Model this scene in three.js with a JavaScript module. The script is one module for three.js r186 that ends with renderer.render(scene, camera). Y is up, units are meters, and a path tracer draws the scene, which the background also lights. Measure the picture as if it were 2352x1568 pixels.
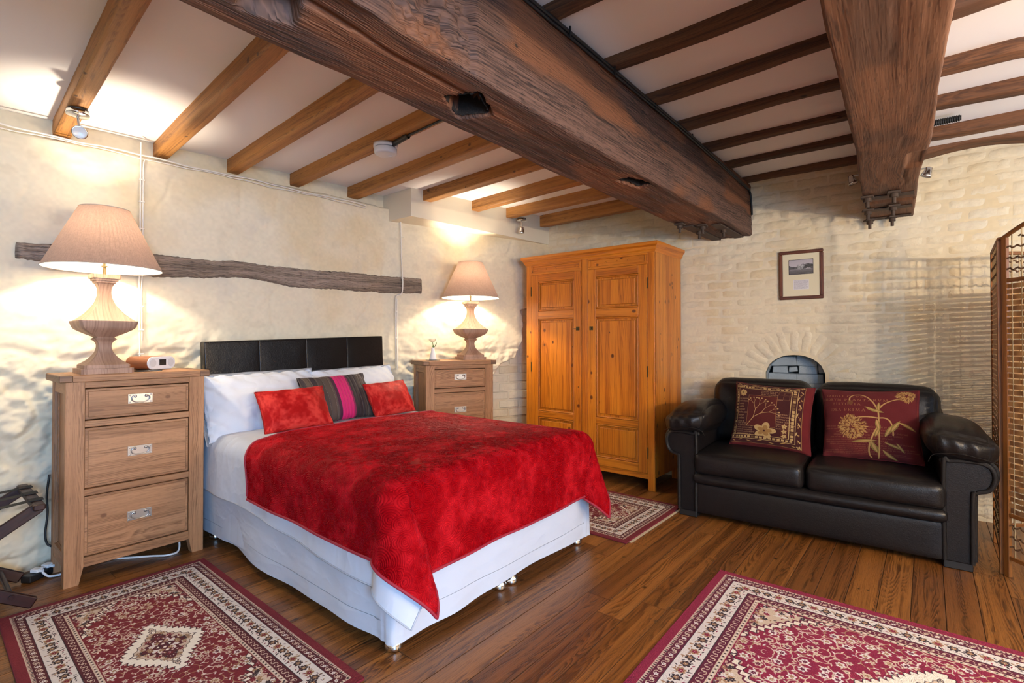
import * as THREE from 'three';
import { mergeGeometries } from 'three/addons/utils/BufferGeometryUtils.js';
import { RectAreaLightUniformsLib } from 'three/addons/lights/RectAreaLightUniformsLib.js';

RectAreaLightUniformsLib.init();
const scene = new THREE.Scene();

// ---------------------------------------------------------------- camera
const YAW = 39.4 * Math.PI / 180, PITCH = 0.62 * Math.PI / 180;
const camera = new THREE.PerspectiveCamera(2 * Math.atan(784 / 1161) * 180 / Math.PI, 1.5, 0.05, 60);
camera.position.set(0, 1.2, 3.6);
camera.lookAt(Math.cos(YAW) * Math.cos(PITCH), 1.2 + Math.sin(PITCH), 3.6 - Math.sin(YAW) * Math.cos(PITCH));
camera.setViewOffset(2352, 1568, 0, 15.2, 2352, 1568);

// ---------------------------------------------------------------- sky and daylight
const ROOM_Z = 5.6, ROOM_X0 = -1.6;
scene.background = new THREE.Color(0.62, 0.74, 1.0);
scene.backgroundIntensity = 1.2;
const WINDOWS = [ { x0: 2.85, x1: 4.25, y0: 0.75, y1: 1.95 }, { x0: -1.45, x1: -0.15, y0: 0.75, y1: 1.95 } ];
const DAY = [6, 46], DAY_COLOR = [[0.55, 0.76, 1.0], [0.30, 0.57, 1.0]];
WINDOWS.forEach((w, i) => {
  const l = new THREE.RectAreaLight(new THREE.Color(...DAY_COLOR[i]), DAY[i], w.x1 - w.x0 - 0.06, w.y1 - w.y0 - 0.06);
  l.name = 'window_daylight'; l.position.set((w.x0 + w.x1) / 2, (w.y0 + w.y1) / 2, ROOM_Z + 0.16);
  l.lookAt((w.x0 + w.x1) / 2, (w.y0 + w.y1) / 2, 0); scene.add(l);
});
const LAMP_POWER = 2.8, SCONCE_POWER = 9.0;
const WARM = new THREE.Color(1.0, 0.87, 0.67), SCONCE_WARM = new THREE.Color(1.0, 0.80, 0.58);

const renderer = new THREE.WebGLRenderer({ antialias: true });
renderer.toneMapping = THREE.LinearToneMapping;
renderer.toneMappingExposure = 1.0;
renderer.shadowMap.enabled = true;

// ---------------------------------------------------------------- small helpers
const PI = Math.PI, TAU = PI * 2;
const clamp = (x, a = 0, b = 1) => x < a ? a : x > b ? b : x;
const lerp = (a, b, t) => a + (b - a) * t;
const smooth = (a, b, x) => { const t = clamp((x - a) / (b - a)); return t * t * (3 - 2 * t); };
function rng(seed) { let s = seed >>> 0; return () => { s = (s + 0x6D2B79F5) >>> 0; let t = Math.imul(s ^ (s >>> 15), 1 | s); t = (t + Math.imul(t ^ (t >>> 7), 61 | t)) ^ t; return ((t ^ (t >>> 14)) >>> 0) / 4294967296; }; }
const R = rng(20240607);
const rr = (a, b) => a + (b - a) * R();
function hash(x, y, z) { let h = Math.imul(x, 374761393) ^ Math.imul(y, 668265263) ^ Math.imul(z, 2147483647 ^ 915488749); h = Math.imul(h ^ (h >>> 13), 1274126177); h = Math.imul(h ^ (h >>> 15), 2246822519); return ((h ^ (h >>> 16)) >>> 0) / 4294967296; }
// value noise 0..1, repeating every px, py cells
function vn(x, y, px, py, seed) {
  let ix = Math.floor(x), iy = Math.floor(y); const fx = x - ix, fy = y - iy;
  const u = fx * fx * (3 - 2 * fx), v = fy * fy * (3 - 2 * fy);
  ix = ((ix % px) + px) % px; iy = ((iy % py) + py) % py;
  const jx = ix + 1 === px ? 0 : ix + 1, jy = iy + 1 === py ? 0 : iy + 1;
  const a = hash(ix, iy, seed), b = hash(jx, iy, seed), c = hash(ix, jy, seed), d = hash(jx, jy, seed);
  return a + (b - a) * u + (c - a) * v + (a - b - c + d) * u * v;
}
function fbm(x, y, px, py, seed, oct) { let s = 0, a = 0.5, t = 0; for (let i = 0; i < oct; i++) { s += a * vn(x, y, px, py, seed + i * 17); t += a; a *= 0.5; x *= 2; y *= 2; px *= 2; py *= 2; } return s / t; }
function vn3(x, y, z, seed) {
  const ix = Math.floor(x), iy = Math.floor(y), iz = Math.floor(z); let fx = x - ix, fy = y - iy, fz = z - iz;
  fx = fx * fx * (3 - 2 * fx); fy = fy * fy * (3 - 2 * fy); fz = fz * fz * (3 - 2 * fz);
  const h = (a, b, c) => hash(a, b, c * 131 + seed);
  return lerp(lerp(lerp(h(ix, iy, iz), h(ix + 1, iy, iz), fx), lerp(h(ix, iy + 1, iz), h(ix + 1, iy + 1, iz), fx), fy), lerp(lerp(h(ix, iy, iz + 1), h(ix + 1, iy, iz + 1), fx), lerp(h(ix, iy + 1, iz + 1), h(ix + 1, iy + 1, iz + 1), fx), fy), fz);
}
const fb3 = (x, y, z, s, o = 3) => { let r = 0, a = 0.5, t = 0; for (let i = 0; i < o; i++) { r += a * vn3(x, y, z, s + i * 31); t += a; a *= 0.5; x *= 2.03; y *= 2.03; z *= 2.03; } return r / t; };

const used = {};
function numbered(name) { const n = used[name] = (used[name] ?? -1) + 1; return n ? name + '_' + String(n).padStart(3, '0') : name; }
function put(name, geo, mat, parent) { const m = new THREE.Mesh(geo, mat); m.name = parent ? name : numbered(name); m.castShadow = m.receiveShadow = true; (parent || scene).add(m); return m; }
function thing(name, label, category, [x, y, z] = [0, 0, 0], turn = 0, group) {
  const g = new THREE.Group(); g.name = numbered(name); g.position.set(x, y, z); g.rotation.y = turn; g.userData = { label, category }; if (group) g.userData.group = group; scene.add(g); return g;
}
function tag(o, label, category, group) { o.userData = { ...o.userData, label, category }; if (group) o.userData.group = group; return o; }
function structure(name) { const g = new THREE.Group(); g.name = name; g.userData = { kind: 'structure' }; scene.add(g); return g; }
const merge = list => { const l = list.map(g => { const n = g.index ? g.toNonIndexed() : g; for (const k of Object.keys(n.attributes)) if (!['position', 'normal', 'uv'].includes(k)) n.deleteAttribute(k); return n; }); return mergeGeometries(l); };

// uv in metres taken from the face that a point lies on, u along the grain
function grain(g, axis = 'x', ou = R() * 7, ov = R() * 7) {
  const p = g.attributes.position, n = g.attributes.normal, uv = new Float32Array(p.count * 2);
  for (let i = 0; i < p.count; i++) {
    const a = [p.getX(i), p.getY(i), p.getZ(i)], m = [Math.abs(n.getX(i)), Math.abs(n.getY(i)), Math.abs(n.getZ(i))];
    const face = m[0] >= m[1] && m[0] >= m[2] ? 0 : m[1] >= m[2] ? 1 : 2, g0 = { x: 0, y: 1, z: 2 }[axis];
    let u, v; if (face === g0) { u = a[(g0 + 1) % 3] * 0.15; v = a[(g0 + 2) % 3]; } else { u = a[g0]; v = a[3 - g0 - face] + (face === 1 ? 0.37 : 0); }
    uv[2 * i] = u + ou; uv[2 * i + 1] = v + ov;
  }
  g.setAttribute('uv', new THREE.BufferAttribute(uv, 2)); return g;
}
// box with chamfered edges: 44 triangles
function cbox(w, h, d, x = 0, y = 0, z = 0, c = 0.003, axis = 'x') {
  c = Math.min(c, w * 0.45, h * 0.45, d * 0.45);
  const H = [w / 2, h / 2, d / 2], P = [], N = [], id = {};
  for (let f = 0; f < 3; f++) for (const s of [-1, 1]) for (const s1 of [-1, 1]) for (const s2 of [-1, 1]) {
    const q = [0, 0, 0], a = (f + 1) % 3, b = (f + 2) % 3; q[f] = s * H[f]; q[a] = s1 * (H[a] - c); q[b] = s2 * (H[b] - c);
    const sg = [0, 0, 0]; sg[f] = s; sg[a] = s1; sg[b] = s2; id[f + '' + sg] = P.length / 3; P.push(...q); const n = [0, 0, 0]; n[f] = s; N.push(...n);
  }
  const I = [], v = i => new THREE.Vector3(P[3 * i], P[3 * i + 1], P[3 * i + 2]);
  const tri = (a, b, k) => { const va = v(a), n = v(b).sub(va).cross(v(k).sub(va)); if (n.dot(va.clone().add(v(b)).add(v(k))) < 0) I.push(a, k, b); else I.push(a, b, k); };
  const quad = (a, b, k, e) => { tri(a, b, k); tri(a, k, e); };
  for (let f = 0; f < 3; f++) for (const s of [-1, 1]) { const k = (p, q) => { const sg = [0, 0, 0]; sg[f] = s; sg[(f + 1) % 3] = p; sg[(f + 2) % 3] = q; return id[f + '' + sg]; }; quad(k(-1, -1), k(1, -1), k(1, 1), k(-1, 1)); }
  for (let f = 0; f < 3; f++) { const g = (f + 1) % 3, o = (f + 2) % 3; for (const s of [-1, 1]) for (const t of [-1, 1]) { const k = (fc, e) => { const sg = [0, 0, 0]; sg[f] = s; sg[g] = t; sg[o] = e; return id[fc + '' + sg]; }; quad(k(f, -1), k(f, 1), k(g, 1), k(g, -1)); } }
  for (const a of [-1, 1]) for (const b of [-1, 1]) for (const e of [-1, 1]) tri(id['0' + [a, b, e]], id['1' + [a, b, e]], id['2' + [a, b, e]]);
  const g = new THREE.BufferGeometry(); g.setAttribute('position', new THREE.Float32BufferAttribute(P, 3)); g.setAttribute('normal', new THREE.Float32BufferAttribute(N, 3)); g.setIndex(I);
  g.translate(x, y, z); grain(g, axis); return g;
}
// a sheet from f(u, v) -> [x, y, z], uv from g(u, v) or the parameters
function sheet(nu, nv, f, uvf) {
  const P = new Float32Array((nu + 1) * (nv + 1) * 3), T = new Float32Array((nu + 1) * (nv + 1) * 2), I = [];
  for (let j = 0, k = 0; j <= nv; j++) for (let i = 0; i <= nu; i++, k++) { const u = i / nu, v = j / nv, p = f(u, v), t = uvf ? uvf(u, v) : [u, v]; P.set(p, k * 3); T.set(t, k * 2); }
  for (let j = 0; j < nv; j++) for (let i = 0; i < nu; i++) { const a = j * (nu + 1) + i, b = a + 1, c = a + nu + 1, d = c + 1; I.push(a, b, d, a, d, c); }
  const g = new THREE.BufferGeometry(); g.setAttribute('position', new THREE.BufferAttribute(P, 3)); g.setAttribute('uv', new THREE.BufferAttribute(T, 2)); g.setIndex(I); g.computeVertexNormals(); return g;
}
function lathe(pts, seg = 32, y0 = 0) { const g = new THREE.LatheGeometry(pts.map(([r, y]) => new THREE.Vector2(r, y + y0)), seg); return g; }
function tube(pts, r, seg = 32, rad = 8, closed = false) { return new THREE.TubeGeometry(new THREE.CatmullRomCurve3(pts.map(p => new THREE.Vector3(...p)), closed, 'catmullrom', 0.5), seg, r, rad, closed); }
function rod(a, b, r, rad = 8) { const A = new THREE.Vector3(...a), Bv = new THREE.Vector3(...b), d = Bv.clone().sub(A), g = new THREE.CylinderGeometry(r, r, d.length(), rad); g.applyQuaternion(new THREE.Quaternion().setFromUnitVectors(new THREE.Vector3(0, 1, 0), d.clone().normalize())); g.translate(...A.add(Bv).multiplyScalar(0.5).toArray()); return g; }
function move(g, x = 0, y = 0, z = 0, rx = 0, ry = 0, rz = 0) { if (rx) g.rotateX(rx); if (ry) g.rotateY(ry); if (rz) g.rotateZ(rz); g.translate(x, y, z); return g; }
// soft rounded block: cube grid pulled to a rounded box and puffed on its faces
function soft(w, h, d, r, puff = [0, 0, 0], n = 10, wob = 0, seed = 1) {
  const g = new THREE.BoxGeometry(2, 2, 2, n * 2, n, n), p = g.attributes.position, H = [w / 2, h / 2, d / 2], nor = new Float32Array(p.count * 3), uv = new Float32Array(p.count * 2);
  for (let i = 0; i < p.count; i++) {
    const q = [p.getX(i), p.getY(i), p.getZ(i)].map(t => Math.sin(t * PI / 2 * 0.92) / Math.sin(PI / 2 * 0.92));
    const a = q.map((t, k) => t * H[k]), in_ = a.map((t, k) => clamp(t, -(H[k] - r), H[k] - r)); let o = a.map((t, k) => t - in_[k]); const L = Math.hypot(...o);
    if (L > 1e-9) o = o.map(t => t / L); let f = a.map((t, k) => in_[k] + o[k] * (L > 1e-9 ? r : 0));
    const b = q.map((t, k) => t * puff[k] * (k === 0 ? (1 - q[1] ** 2) * (1 - q[2] ** 2) : k === 1 ? (1 - q[0] ** 4) * (1 - q[2] ** 2) : (1 - q[0] ** 4) * (1 - q[1] ** 2)));
    f = f.map((t, k) => t + b[k]);
    if (wob) { const nz = (fb3(f[0] * 9 + seed, f[1] * 9, f[2] * 9, seed, 3) - 0.5) * 2 * wob; f = f.map((t, k) => t + o[k] * nz); }
    p.setXYZ(i, ...f);
  }
  g.deleteAttribute('uv'); g.deleteAttribute('normal');
  const m = weld(g); m.computeVertexNormals(); grain(m, 'x', 0, 0); return m;
}
function weld(g) {
  const p = g.attributes.position, key = new Map(), P = [], map = []; for (let i = 0; i < p.count; i++) { const k = [p.getX(i), p.getY(i), p.getZ(i)].map(t => Math.round(t * 2e4)).join(); let j = key.get(k); if (j === undefined) { j = P.length / 3; key.set(k, j); P.push(p.getX(i), p.getY(i), p.getZ(i)); } map.push(j); }
  const src = g.index ? Array.from(g.index.array) : map.map((_, i) => i), m = new THREE.BufferGeometry(); m.setAttribute('position', new THREE.Float32BufferAttribute(P, 3)); m.setIndex(src.map(i => map[i])); return m;
}
// ---------------------------------------------------------------- textures
function dataTex(w, h, fn, srgb) {
  const a = new Uint8Array(w * h * 4); for (let y = 0, k = 0; y < h; y++) for (let x = 0; x < w; x++, k += 4) { const c = fn(x / w, y / h, x, y); if (typeof c === 'number') a[k] = a[k + 1] = a[k + 2] = clamp(c) * 255; else { a[k] = clamp(c[0]) * 255; a[k + 1] = clamp(c[1]) * 255; a[k + 2] = clamp(c[2]) * 255; } a[k + 3] = 255; }
  const t = new THREE.DataTexture(a, w, h); t.magFilter = THREE.LinearFilter; t.minFilter = THREE.LinearMipmapLinearFilter; t.generateMipmaps = true; t.wrapS = t.wrapT = THREE.RepeatWrapping; if (srgb) t.colorSpace = THREE.SRGBColorSpace; t.needsUpdate = true; return t;
}
const sz = (t, w, h) => { t.repeat.set(1 / w, 1 / h); return t; };
const hex = h => [(h >> 16 & 255) / 255, (h >> 8 & 255) / 255, (h & 255) / 255];
const mix3 = (a, b, t) => [a[0] + (b[0] - a[0]) * t, a[1] + (b[1] - a[1]) * t, a[2] + (b[2] - a[2]) * t];
// wood: u along the grain. Returns { map, bump } that repeat every L x W metres
function wood({ L = 1.6, W = 0.8, w = 1024, h = 512, light, mid, dark, rings = 60, warp = 1.5, pore = 0.5, knots = 4, knotDark, seed, streak = 0.35, contrast = 0.6, patch, patchAmt = 0, fineV = 210 }) {
  const k = rng(seed), KN = []; for (let i = 0; i < knots; i++) KN.push([k(), k(), 0.006 + 0.010 * k()]);
  const cl = hex(light), cm = hex(mid), cd = hex(dark), ck = hex(knotDark ?? dark), cp = patch ? hex(patch) : null, hgt = new Float32Array(w * h);
  const map = dataTex(w, h, (u, v, x, y) => {
    let sh = 0, kn = 0;
    for (const [ku, kv, r] of KN) { let du = u - ku, dv = v - kv; du -= Math.round(du); dv -= Math.round(dv); du *= L; dv *= W; const e = Math.hypot(du * 0.35, dv); if (e < r * 7) { sh += Math.sign(dv || 1) * Math.exp(-e / (r * 1.6)) * r * rings / W * 0.9; const d = Math.hypot(du * 0.75, dv); kn = Math.max(kn, 1 - smooth(r * 0.45, r * 1.1, d)); } }
    const wv = fbm(u * 3, v * 7, 3, 7, seed, 3) - 0.5, fine = fbm(u * 18, v * fineV, 18, fineV, seed + 5, 2), lo = fbm(u * 2, v * 12, 2, 12, seed + 9, 2), pr0 = vn(u * 70, v * 460, 70, 460, seed + 3), band = fbm(u * 2, v * 40, 2, 40, seed + 21, 2);
    const t = v * rings + warp * 7 * wv + sh + (fine - 0.5) * 0.6, fr = t - Math.floor(t);
    const g = smooth(0, 0.8, fr) * (1 - smooth(0.84, 1, fr)) * (0.35 + 1.1 * smooth(0.3, 0.7, band)), pr = smooth(0.6, 0.85, pr0) * pore;
    let c = mix3(cl, cm, clamp(0.25 + g * 0.6 * contrast + (lo - 0.5) * 1.3 + (band - 0.5) * 0.8)); c = mix3(c, cd, clamp(g * g * 0.42 * contrast + pr * 0.38 + (fine - 0.5) * streak + Math.max(0, lo - 0.62) * 1.2)); if (cp) c = mix3(c, cp, smooth(0.54, 0.70, fbm(u * 5, v * 8, 5, 8, seed + 41, 3)) * patchAmt); c = mix3(c, ck, kn * 0.8);
    hgt[y * w + x] = 0.7 - g * 0.25 * contrast - pr * 0.4 - kn * 0.1 + (fine - 0.5) * 0.5; return c;
  }, true);
  const bump = dataTex(w, h, (u, v, x, y) => hgt[y * w + x]); sz(map, L, W); sz(bump, L, W); return { map, bump };
}
function woodMat(t, rough, bumpScale = 0.0006, extra = {}) { return new THREE.MeshPhysicalMaterial({ map: t.map, bumpMap: t.bump, bumpScale, roughness: rough, ...extra }); }
function canvasTex(w, h, draw, srgb = true) { const c = document.createElement('canvas'); c.width = w; c.height = h; draw(c.getContext('2d'), w, h); const t = new THREE.CanvasTexture(c); t.magFilter = THREE.LinearFilter; if (srgb) t.colorSpace = THREE.SRGBColorSpace; t.wrapS = t.wrapT = THREE.RepeatWrapping; return t; }

const T = {
  oak: wood({ light: 0xb4835a, mid: 0x9c6d46, dark: 0x704a2d, rings: 62, warp: 1.7, pore: 0.45, knots: 2, knotDark: 0x6a4326, seed: 11, L: 1.5, W: 0.8 }),
  oakDark: wood({ light: 0x8f6a4c, mid: 0x76543a, dark: 0x543926, rings: 60, warp: 1.2, pore: 0.5, knots: 0, seed: 12, w: 512, h: 256 }),
  lampWood: wood({ light: 0xb3917a, mid: 0x9a775f, dark: 0x755544, rings: 50, warp: 0.7, pore: 0.4, knots: 0, seed: 13, w: 512, h: 512, contrast: 0.4 }),
  pine: wood({ light: 0xd47f1c, mid: 0xbd660f, dark: 0x884308, rings: 44, warp: 0.7, pore: 0.12, knots: 12, knotDark: 0x4c1f08, seed: 14, L: 1.9, W: 0.9, contrast: 0.5 }),
  pineSide: wood({ light: 0xd2842c, mid: 0xbb6a18, dark: 0x8a470c, rings: 48, warp: 0.7, pore: 0.12, knots: 44, knotDark: 0x55290c, seed: 15, L: 1.9, W: 0.9, contrast: 0.55 }),
  floor: [16, 17, 18].map((s, i) => wood({ light: [0x99642f, 0x87562a, 0xa36d36][i], mid: [0x7e4f22, 0x6f4520, 0x885727][i], dark: [0x4a2b12, 0x40260f, 0x553315][i], rings: 34, warp: 2.2, pore: 0.6, knots: 5, knotDark: 0x2e180a, seed: s, L: 2.0, W: 0.6, w: 1280, h: 512, contrast: 0.85 })),
  beam: wood({ light: 0x7e5d4d, mid: 0x603f30, dark: 0x241610, rings: 90, warp: 1.0, pore: 1.0, knots: 2, knotDark: 0x24150f, seed: 19, L: 2.4, W: 1.4, w: 1280, h: 1024, fineV: 380, streak: 1.0, contrast: 0.55, patch: 0x9a5f38, patchAmt: 0.7 }),
  beamB: wood({ light: 0x83593a, mid: 0x6a4428, dark: 0x3c2515, rings: 70, warp: 2.6, pore: 0.6, knots: 5, knotDark: 0x24150c, seed: 20, L: 2.4, W: 1.4, w: 1280, h: 1024, fineV: 380, streak: 0.8, contrast: 0.5, patch: 0x4a3426, patchAmt: 0.5 }),
  joist: wood({ light: 0xb07a3c, mid: 0x97632b, dark: 0x6a441f, rings: 26, warp: 1.4, pore: 0.4, knots: 6, knotDark: 0x4a2c12, seed: 21, L: 2.0, W: 0.5, w: 1024, h: 512, contrast: 0.6 }),
  joistDark: wood({ light: 0x67472f, mid: 0x503522, dark: 0x2d1c12, rings: 26, warp: 1.4, pore: 0.8, knots: 5, knotDark: 0x1e120b, seed: 22, L: 2.0, W: 0.5, w: 1024, h: 512, streak: 0.7, contrast: 0.5 }),
  grey: wood({ light: 0x9c8a7b, mid: 0x80705f, dark: 0x40352d, rings: 40, warp: 1.2, pore: 1, knots: 3, knotDark: 0x30251e, seed: 23, L: 1.6, W: 0.5, w: 1024, h: 512, streak: 0.9, contrast: 0.25 }),
  mahog: wood({ light: 0x6e3a22, mid: 0x572a18, dark: 0x35170c, rings: 40, warp: 1, pore: 0.4, knots: 0, seed: 24, w: 512, h: 256 }),
};
// painted plaster: cream paint with faint yellowed and greyed patches of its own; relief in the bump
const plasterMap = sz(dataTex(1024, 1024, (u, v) => { const a = fbm(u * 5, v * 5, 5, 5, 41, 4), b = fbm(u * 14, v * 14, 14, 14, 52, 3), c = vn(u * 150, v * 150, 150, 150, 9); let k = mix3([0.93, 0.878, 0.765], [0.905, 0.83, 0.68], smooth(0.42, 0.68, a)); k = mix3(k, [0.82, 0.79, 0.74], smooth(0.60, 0.78, b) * 0.25); k = mix3(k, [0.80, 0.74, 0.63], smooth(0.66, 0.80, fbm(u * 22, v * 22, 22, 22, 77, 4)) * 0.2); return k.map(t => t * (0.92 + c * 0.03)); }, true), 2.4, 2.4);
const plasterBump = sz(dataTex(1024, 1024, (u, v) => { const st = fbm(u * 18, v * 9, 18, 9, 61, 4); return 0.5 * fbm(u * 12, v * 12, 12, 12, 62, 5) + 0.3 * Math.abs(st - 0.5) * 2 + 0.2 * vn(u * 240, v * 240, 240, 240, 63); }), 1.3, 1.3);
const leatherBump = sz(dataTex(512, 512, (u, v) => { const a = vn(u * 110, v * 110, 110, 110, 3), b = vn(u * 60, v * 60, 60, 60, 4), c = fbm(u * 8, v * 8, 8, 8, 5, 3); return 0.35 * a + 0.25 * b + 0.5 * Math.abs(c - 0.5) * 2; }), 0.25, 0.25);
const clothBump = sz(dataTex(512, 512, (u, v, x, y) => 0.5 + 0.22 * Math.sin(x * TAU / 4) + 0.22 * Math.sin(y * TAU / 4) + 0.25 * (vn(u * 128, v * 128, 128, 128, 8) - 0.5)), 0.10, 0.10);
const linenMap = sz(dataTex(512, 512, (u, v) => { const a = vn(u * 256, v * 18, 256, 18, 4), b = vn(u * 18, v * 256, 18, 256, 5), s = 0.86 + 0.16 * a + 0.12 * b - 0.12 * smooth(0.8, 0.95, Math.max(a, b)); return [0.70 * s, 0.585 * s, 0.52 * s]; }, true), 0.2, 0.2);
const wrinkleBump = sz(dataTex(512, 512, (u, v) => { const a = Math.abs(fbm(u * 5, v * 5, 5, 5, 91, 4) - 0.5) * 2, b = Math.abs(fbm(u * 3, v * 9, 3, 9, 92, 3) - 0.5) * 2; return 0.6 * a + 0.4 * b; }), 0.7, 0.7);

// ---------------------------------------------------------------- materials
const std = (color, roughness, extra = {}) => new THREE.MeshPhysicalMaterial({ color, roughness, ...extra });
const lin = (r, g, b) => new THREE.Color().setRGB(r, g, b);
const M = {
  plaster: new THREE.MeshStandardMaterial({ map: plasterMap, roughness: 0.85 }),
  brickPaint: new THREE.MeshStandardMaterial({ map: plasterMap, bumpMap: plasterBump, bumpScale: 0.005, roughness: 0.8 }),
  ceiling: std(lin(0.87, 0.84, 0.835), 0.9),
  boxing: std(lin(0.78, 0.70, 0.54), 0.85),
  mortar: new THREE.MeshStandardMaterial({ map: plasterMap, roughness: 0.85 }),
  greyPaint: std(lin(0.33, 0.38, 0.42), 0.8, { bumpMap: plasterBump, bumpScale: 0.008 }),
  dark: std(lin(0.012, 0.011, 0.010), 0.7), holeShade: std(lin(0.012, 0.008, 0.006), 0.95, { bumpMap: plasterBump, bumpScale: 0.01 }),  // the last one is near-black: shade of the mortise holes put into colour
  oak: woodMat(T.oak, 0.48), oakDark: woodMat(T.oakDark, 0.5), lampWood: woodMat(T.lampWood, 0.6),
  pine: woodMat(T.pine, 0.38, 0.0004, { clearcoat: 0.25, clearcoatRoughness: 0.35 }), pineSide: woodMat(T.pineSide, 0.4, 0.0004, { clearcoat: 0.2, clearcoatRoughness: 0.35 }),
  floor: T.floor.map(t => woodMat(t, 0.34, 0.0012, { color: lin(0.84, 0.82, 0.82), clearcoat: 0.15, clearcoatRoughness: 0.3 })),
  beam: woodMat(T.beam, 0.75, 0.005, { color: lin(0.62, 0.60, 0.60) }), beamB: woodMat(T.beamB, 0.72, 0.0013, { color: lin(0.72, 0.68, 0.66) }), joist: woodMat(T.joist, 0.6, 0.0012), joistDark: woodMat(T.joistDark, 0.78, 0.002), grey: woodMat(T.grey, 0.9, 0.007), mahog: woodMat(T.mahog, 0.45),
  chrome: std(lin(0.75, 0.74, 0.72), 0.14, { metalness: 1 }), satin: std(lin(0.62, 0.60, 0.57), 0.32, { metalness: 1 }), iron: std(lin(0.060, 0.038, 0.026), 0.75, { metalness: 0.15 }), brass: std(lin(0.10, 0.075, 0.035), 0.5, { metalness: 0.8 }),
  leather: std(lin(0.0085, 0.0072, 0.0075), 0.36, { bumpMap: leatherBump, bumpScale: 0.0009, specularIntensity: 0.6 }),
  leatherHead: std(lin(0.009, 0.007, 0.0065), 0.24, { bumpMap: leatherBump, bumpScale: 0.0010, specularIntensity: 0.38 }),
  white: std(lin(0.545, 0.59, 0.68), 0.9, { bumpMap: wrinkleBump, bumpScale: 0.007, sheen: 0.2, sheenRoughness: 0.6 }),
  pillow: std(lin(0.64, 0.665, 0.72), 0.9, { bumpMap: wrinkleBump, bumpScale: 0.018 }),
  plasticWhite: std(lin(0.80, 0.80, 0.80), 0.4), plasticBlack: std(lin(0.012, 0.012, 0.013), 0.42), cable: std(lin(0.74, 0.70, 0.62), 0.6), cableBlack: std(lin(0.012, 0.012, 0.012), 0.5),
  ceramic: std(lin(0.82, 0.81, 0.79), 0.16), petal: std(lin(0.86, 0.80, 0.62), 0.8, { transmission: 0.3, thickness: 0 }), leaf: std(lin(0.06, 0.16, 0.03), 0.5), glass: std(lin(1, 1, 1), 0.02, { transmission: 1, thickness: 0, ior: 1.45 }),
};
// ================================================================ THE ROOM
// left wall: straight at z = 0, then turning 20 degrees into the corner
const joistY = x => x > 4.05 ? 2.355 : Math.min(2.38, 2.312 + 0.036 * (x - 0.5));   // underside of the joists
const BEND_X = 2.65, BEND_A = 20 * PI / 180, RW_A = 5.4 * PI / 180;
const rwx = z => 4.40 + Math.tan(RW_A) * (z - 1.94);                       // right wall
const wallPath = s => s < BEND_X ? [s, 0, 0, 1] : [BEND_X + (s - BEND_X) * Math.cos(BEND_A), (s - BEND_X) * Math.sin(BEND_A), -Math.sin(BEND_A), Math.cos(BEND_A)];
const S_END = BEND_X + 1.75;
// how far the ragged plaster stands before the brick near the corner (1 = plaster, 0 = brick)
const edgeS = y => { const k = [[0, 3.55], [0.70, 3.68], [0.87, 3.73], [0.97, 3.80], [1.03, 3.95], [1.16, 4.03], [1.34, 4.06], [1.5, 4.04], [1.62, 4.5], [3, 4.6]]; for (let i = 1; i < k.length; i++) if (y < k[i][0]) return lerp(k[i - 1][1], k[i][1], (y - k[i - 1][0]) / (k[i][0] - k[i - 1][0])); return 9; };
function stone(s, y) { // rubble under thick paint
  const c = 3.1, r = 5.2, X = s * c + 0.5 * fb3(s * 3, y * 3, 1, 5, 2), Y = y * r + 0.6 * fb3(s * 3, y * 3, 9, 6, 2), ix = Math.floor(X), iy = Math.floor(Y); let d1 = 9, d2 = 9, id = 0;
  for (let j = -1; j < 2; j++) for (let i = -1; i < 2; i++) { const hx = ix + i + 0.15 + 0.7 * hash(ix + i, iy + j, 3), hy = iy + j + 0.15 + 0.7 * hash(ix + i, iy + j, 4), d = Math.hypot(X - hx, Y - hy); if (d < d1) { d2 = d1; d1 = d; id = hash(ix + i, iy + j, 7); } else if (d < d2) d2 = d; }
  return smooth(0.02, 0.30, d2 - d1) * (0.45 + 0.55 * id);
}
const wallL = structure('wall_left');
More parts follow.
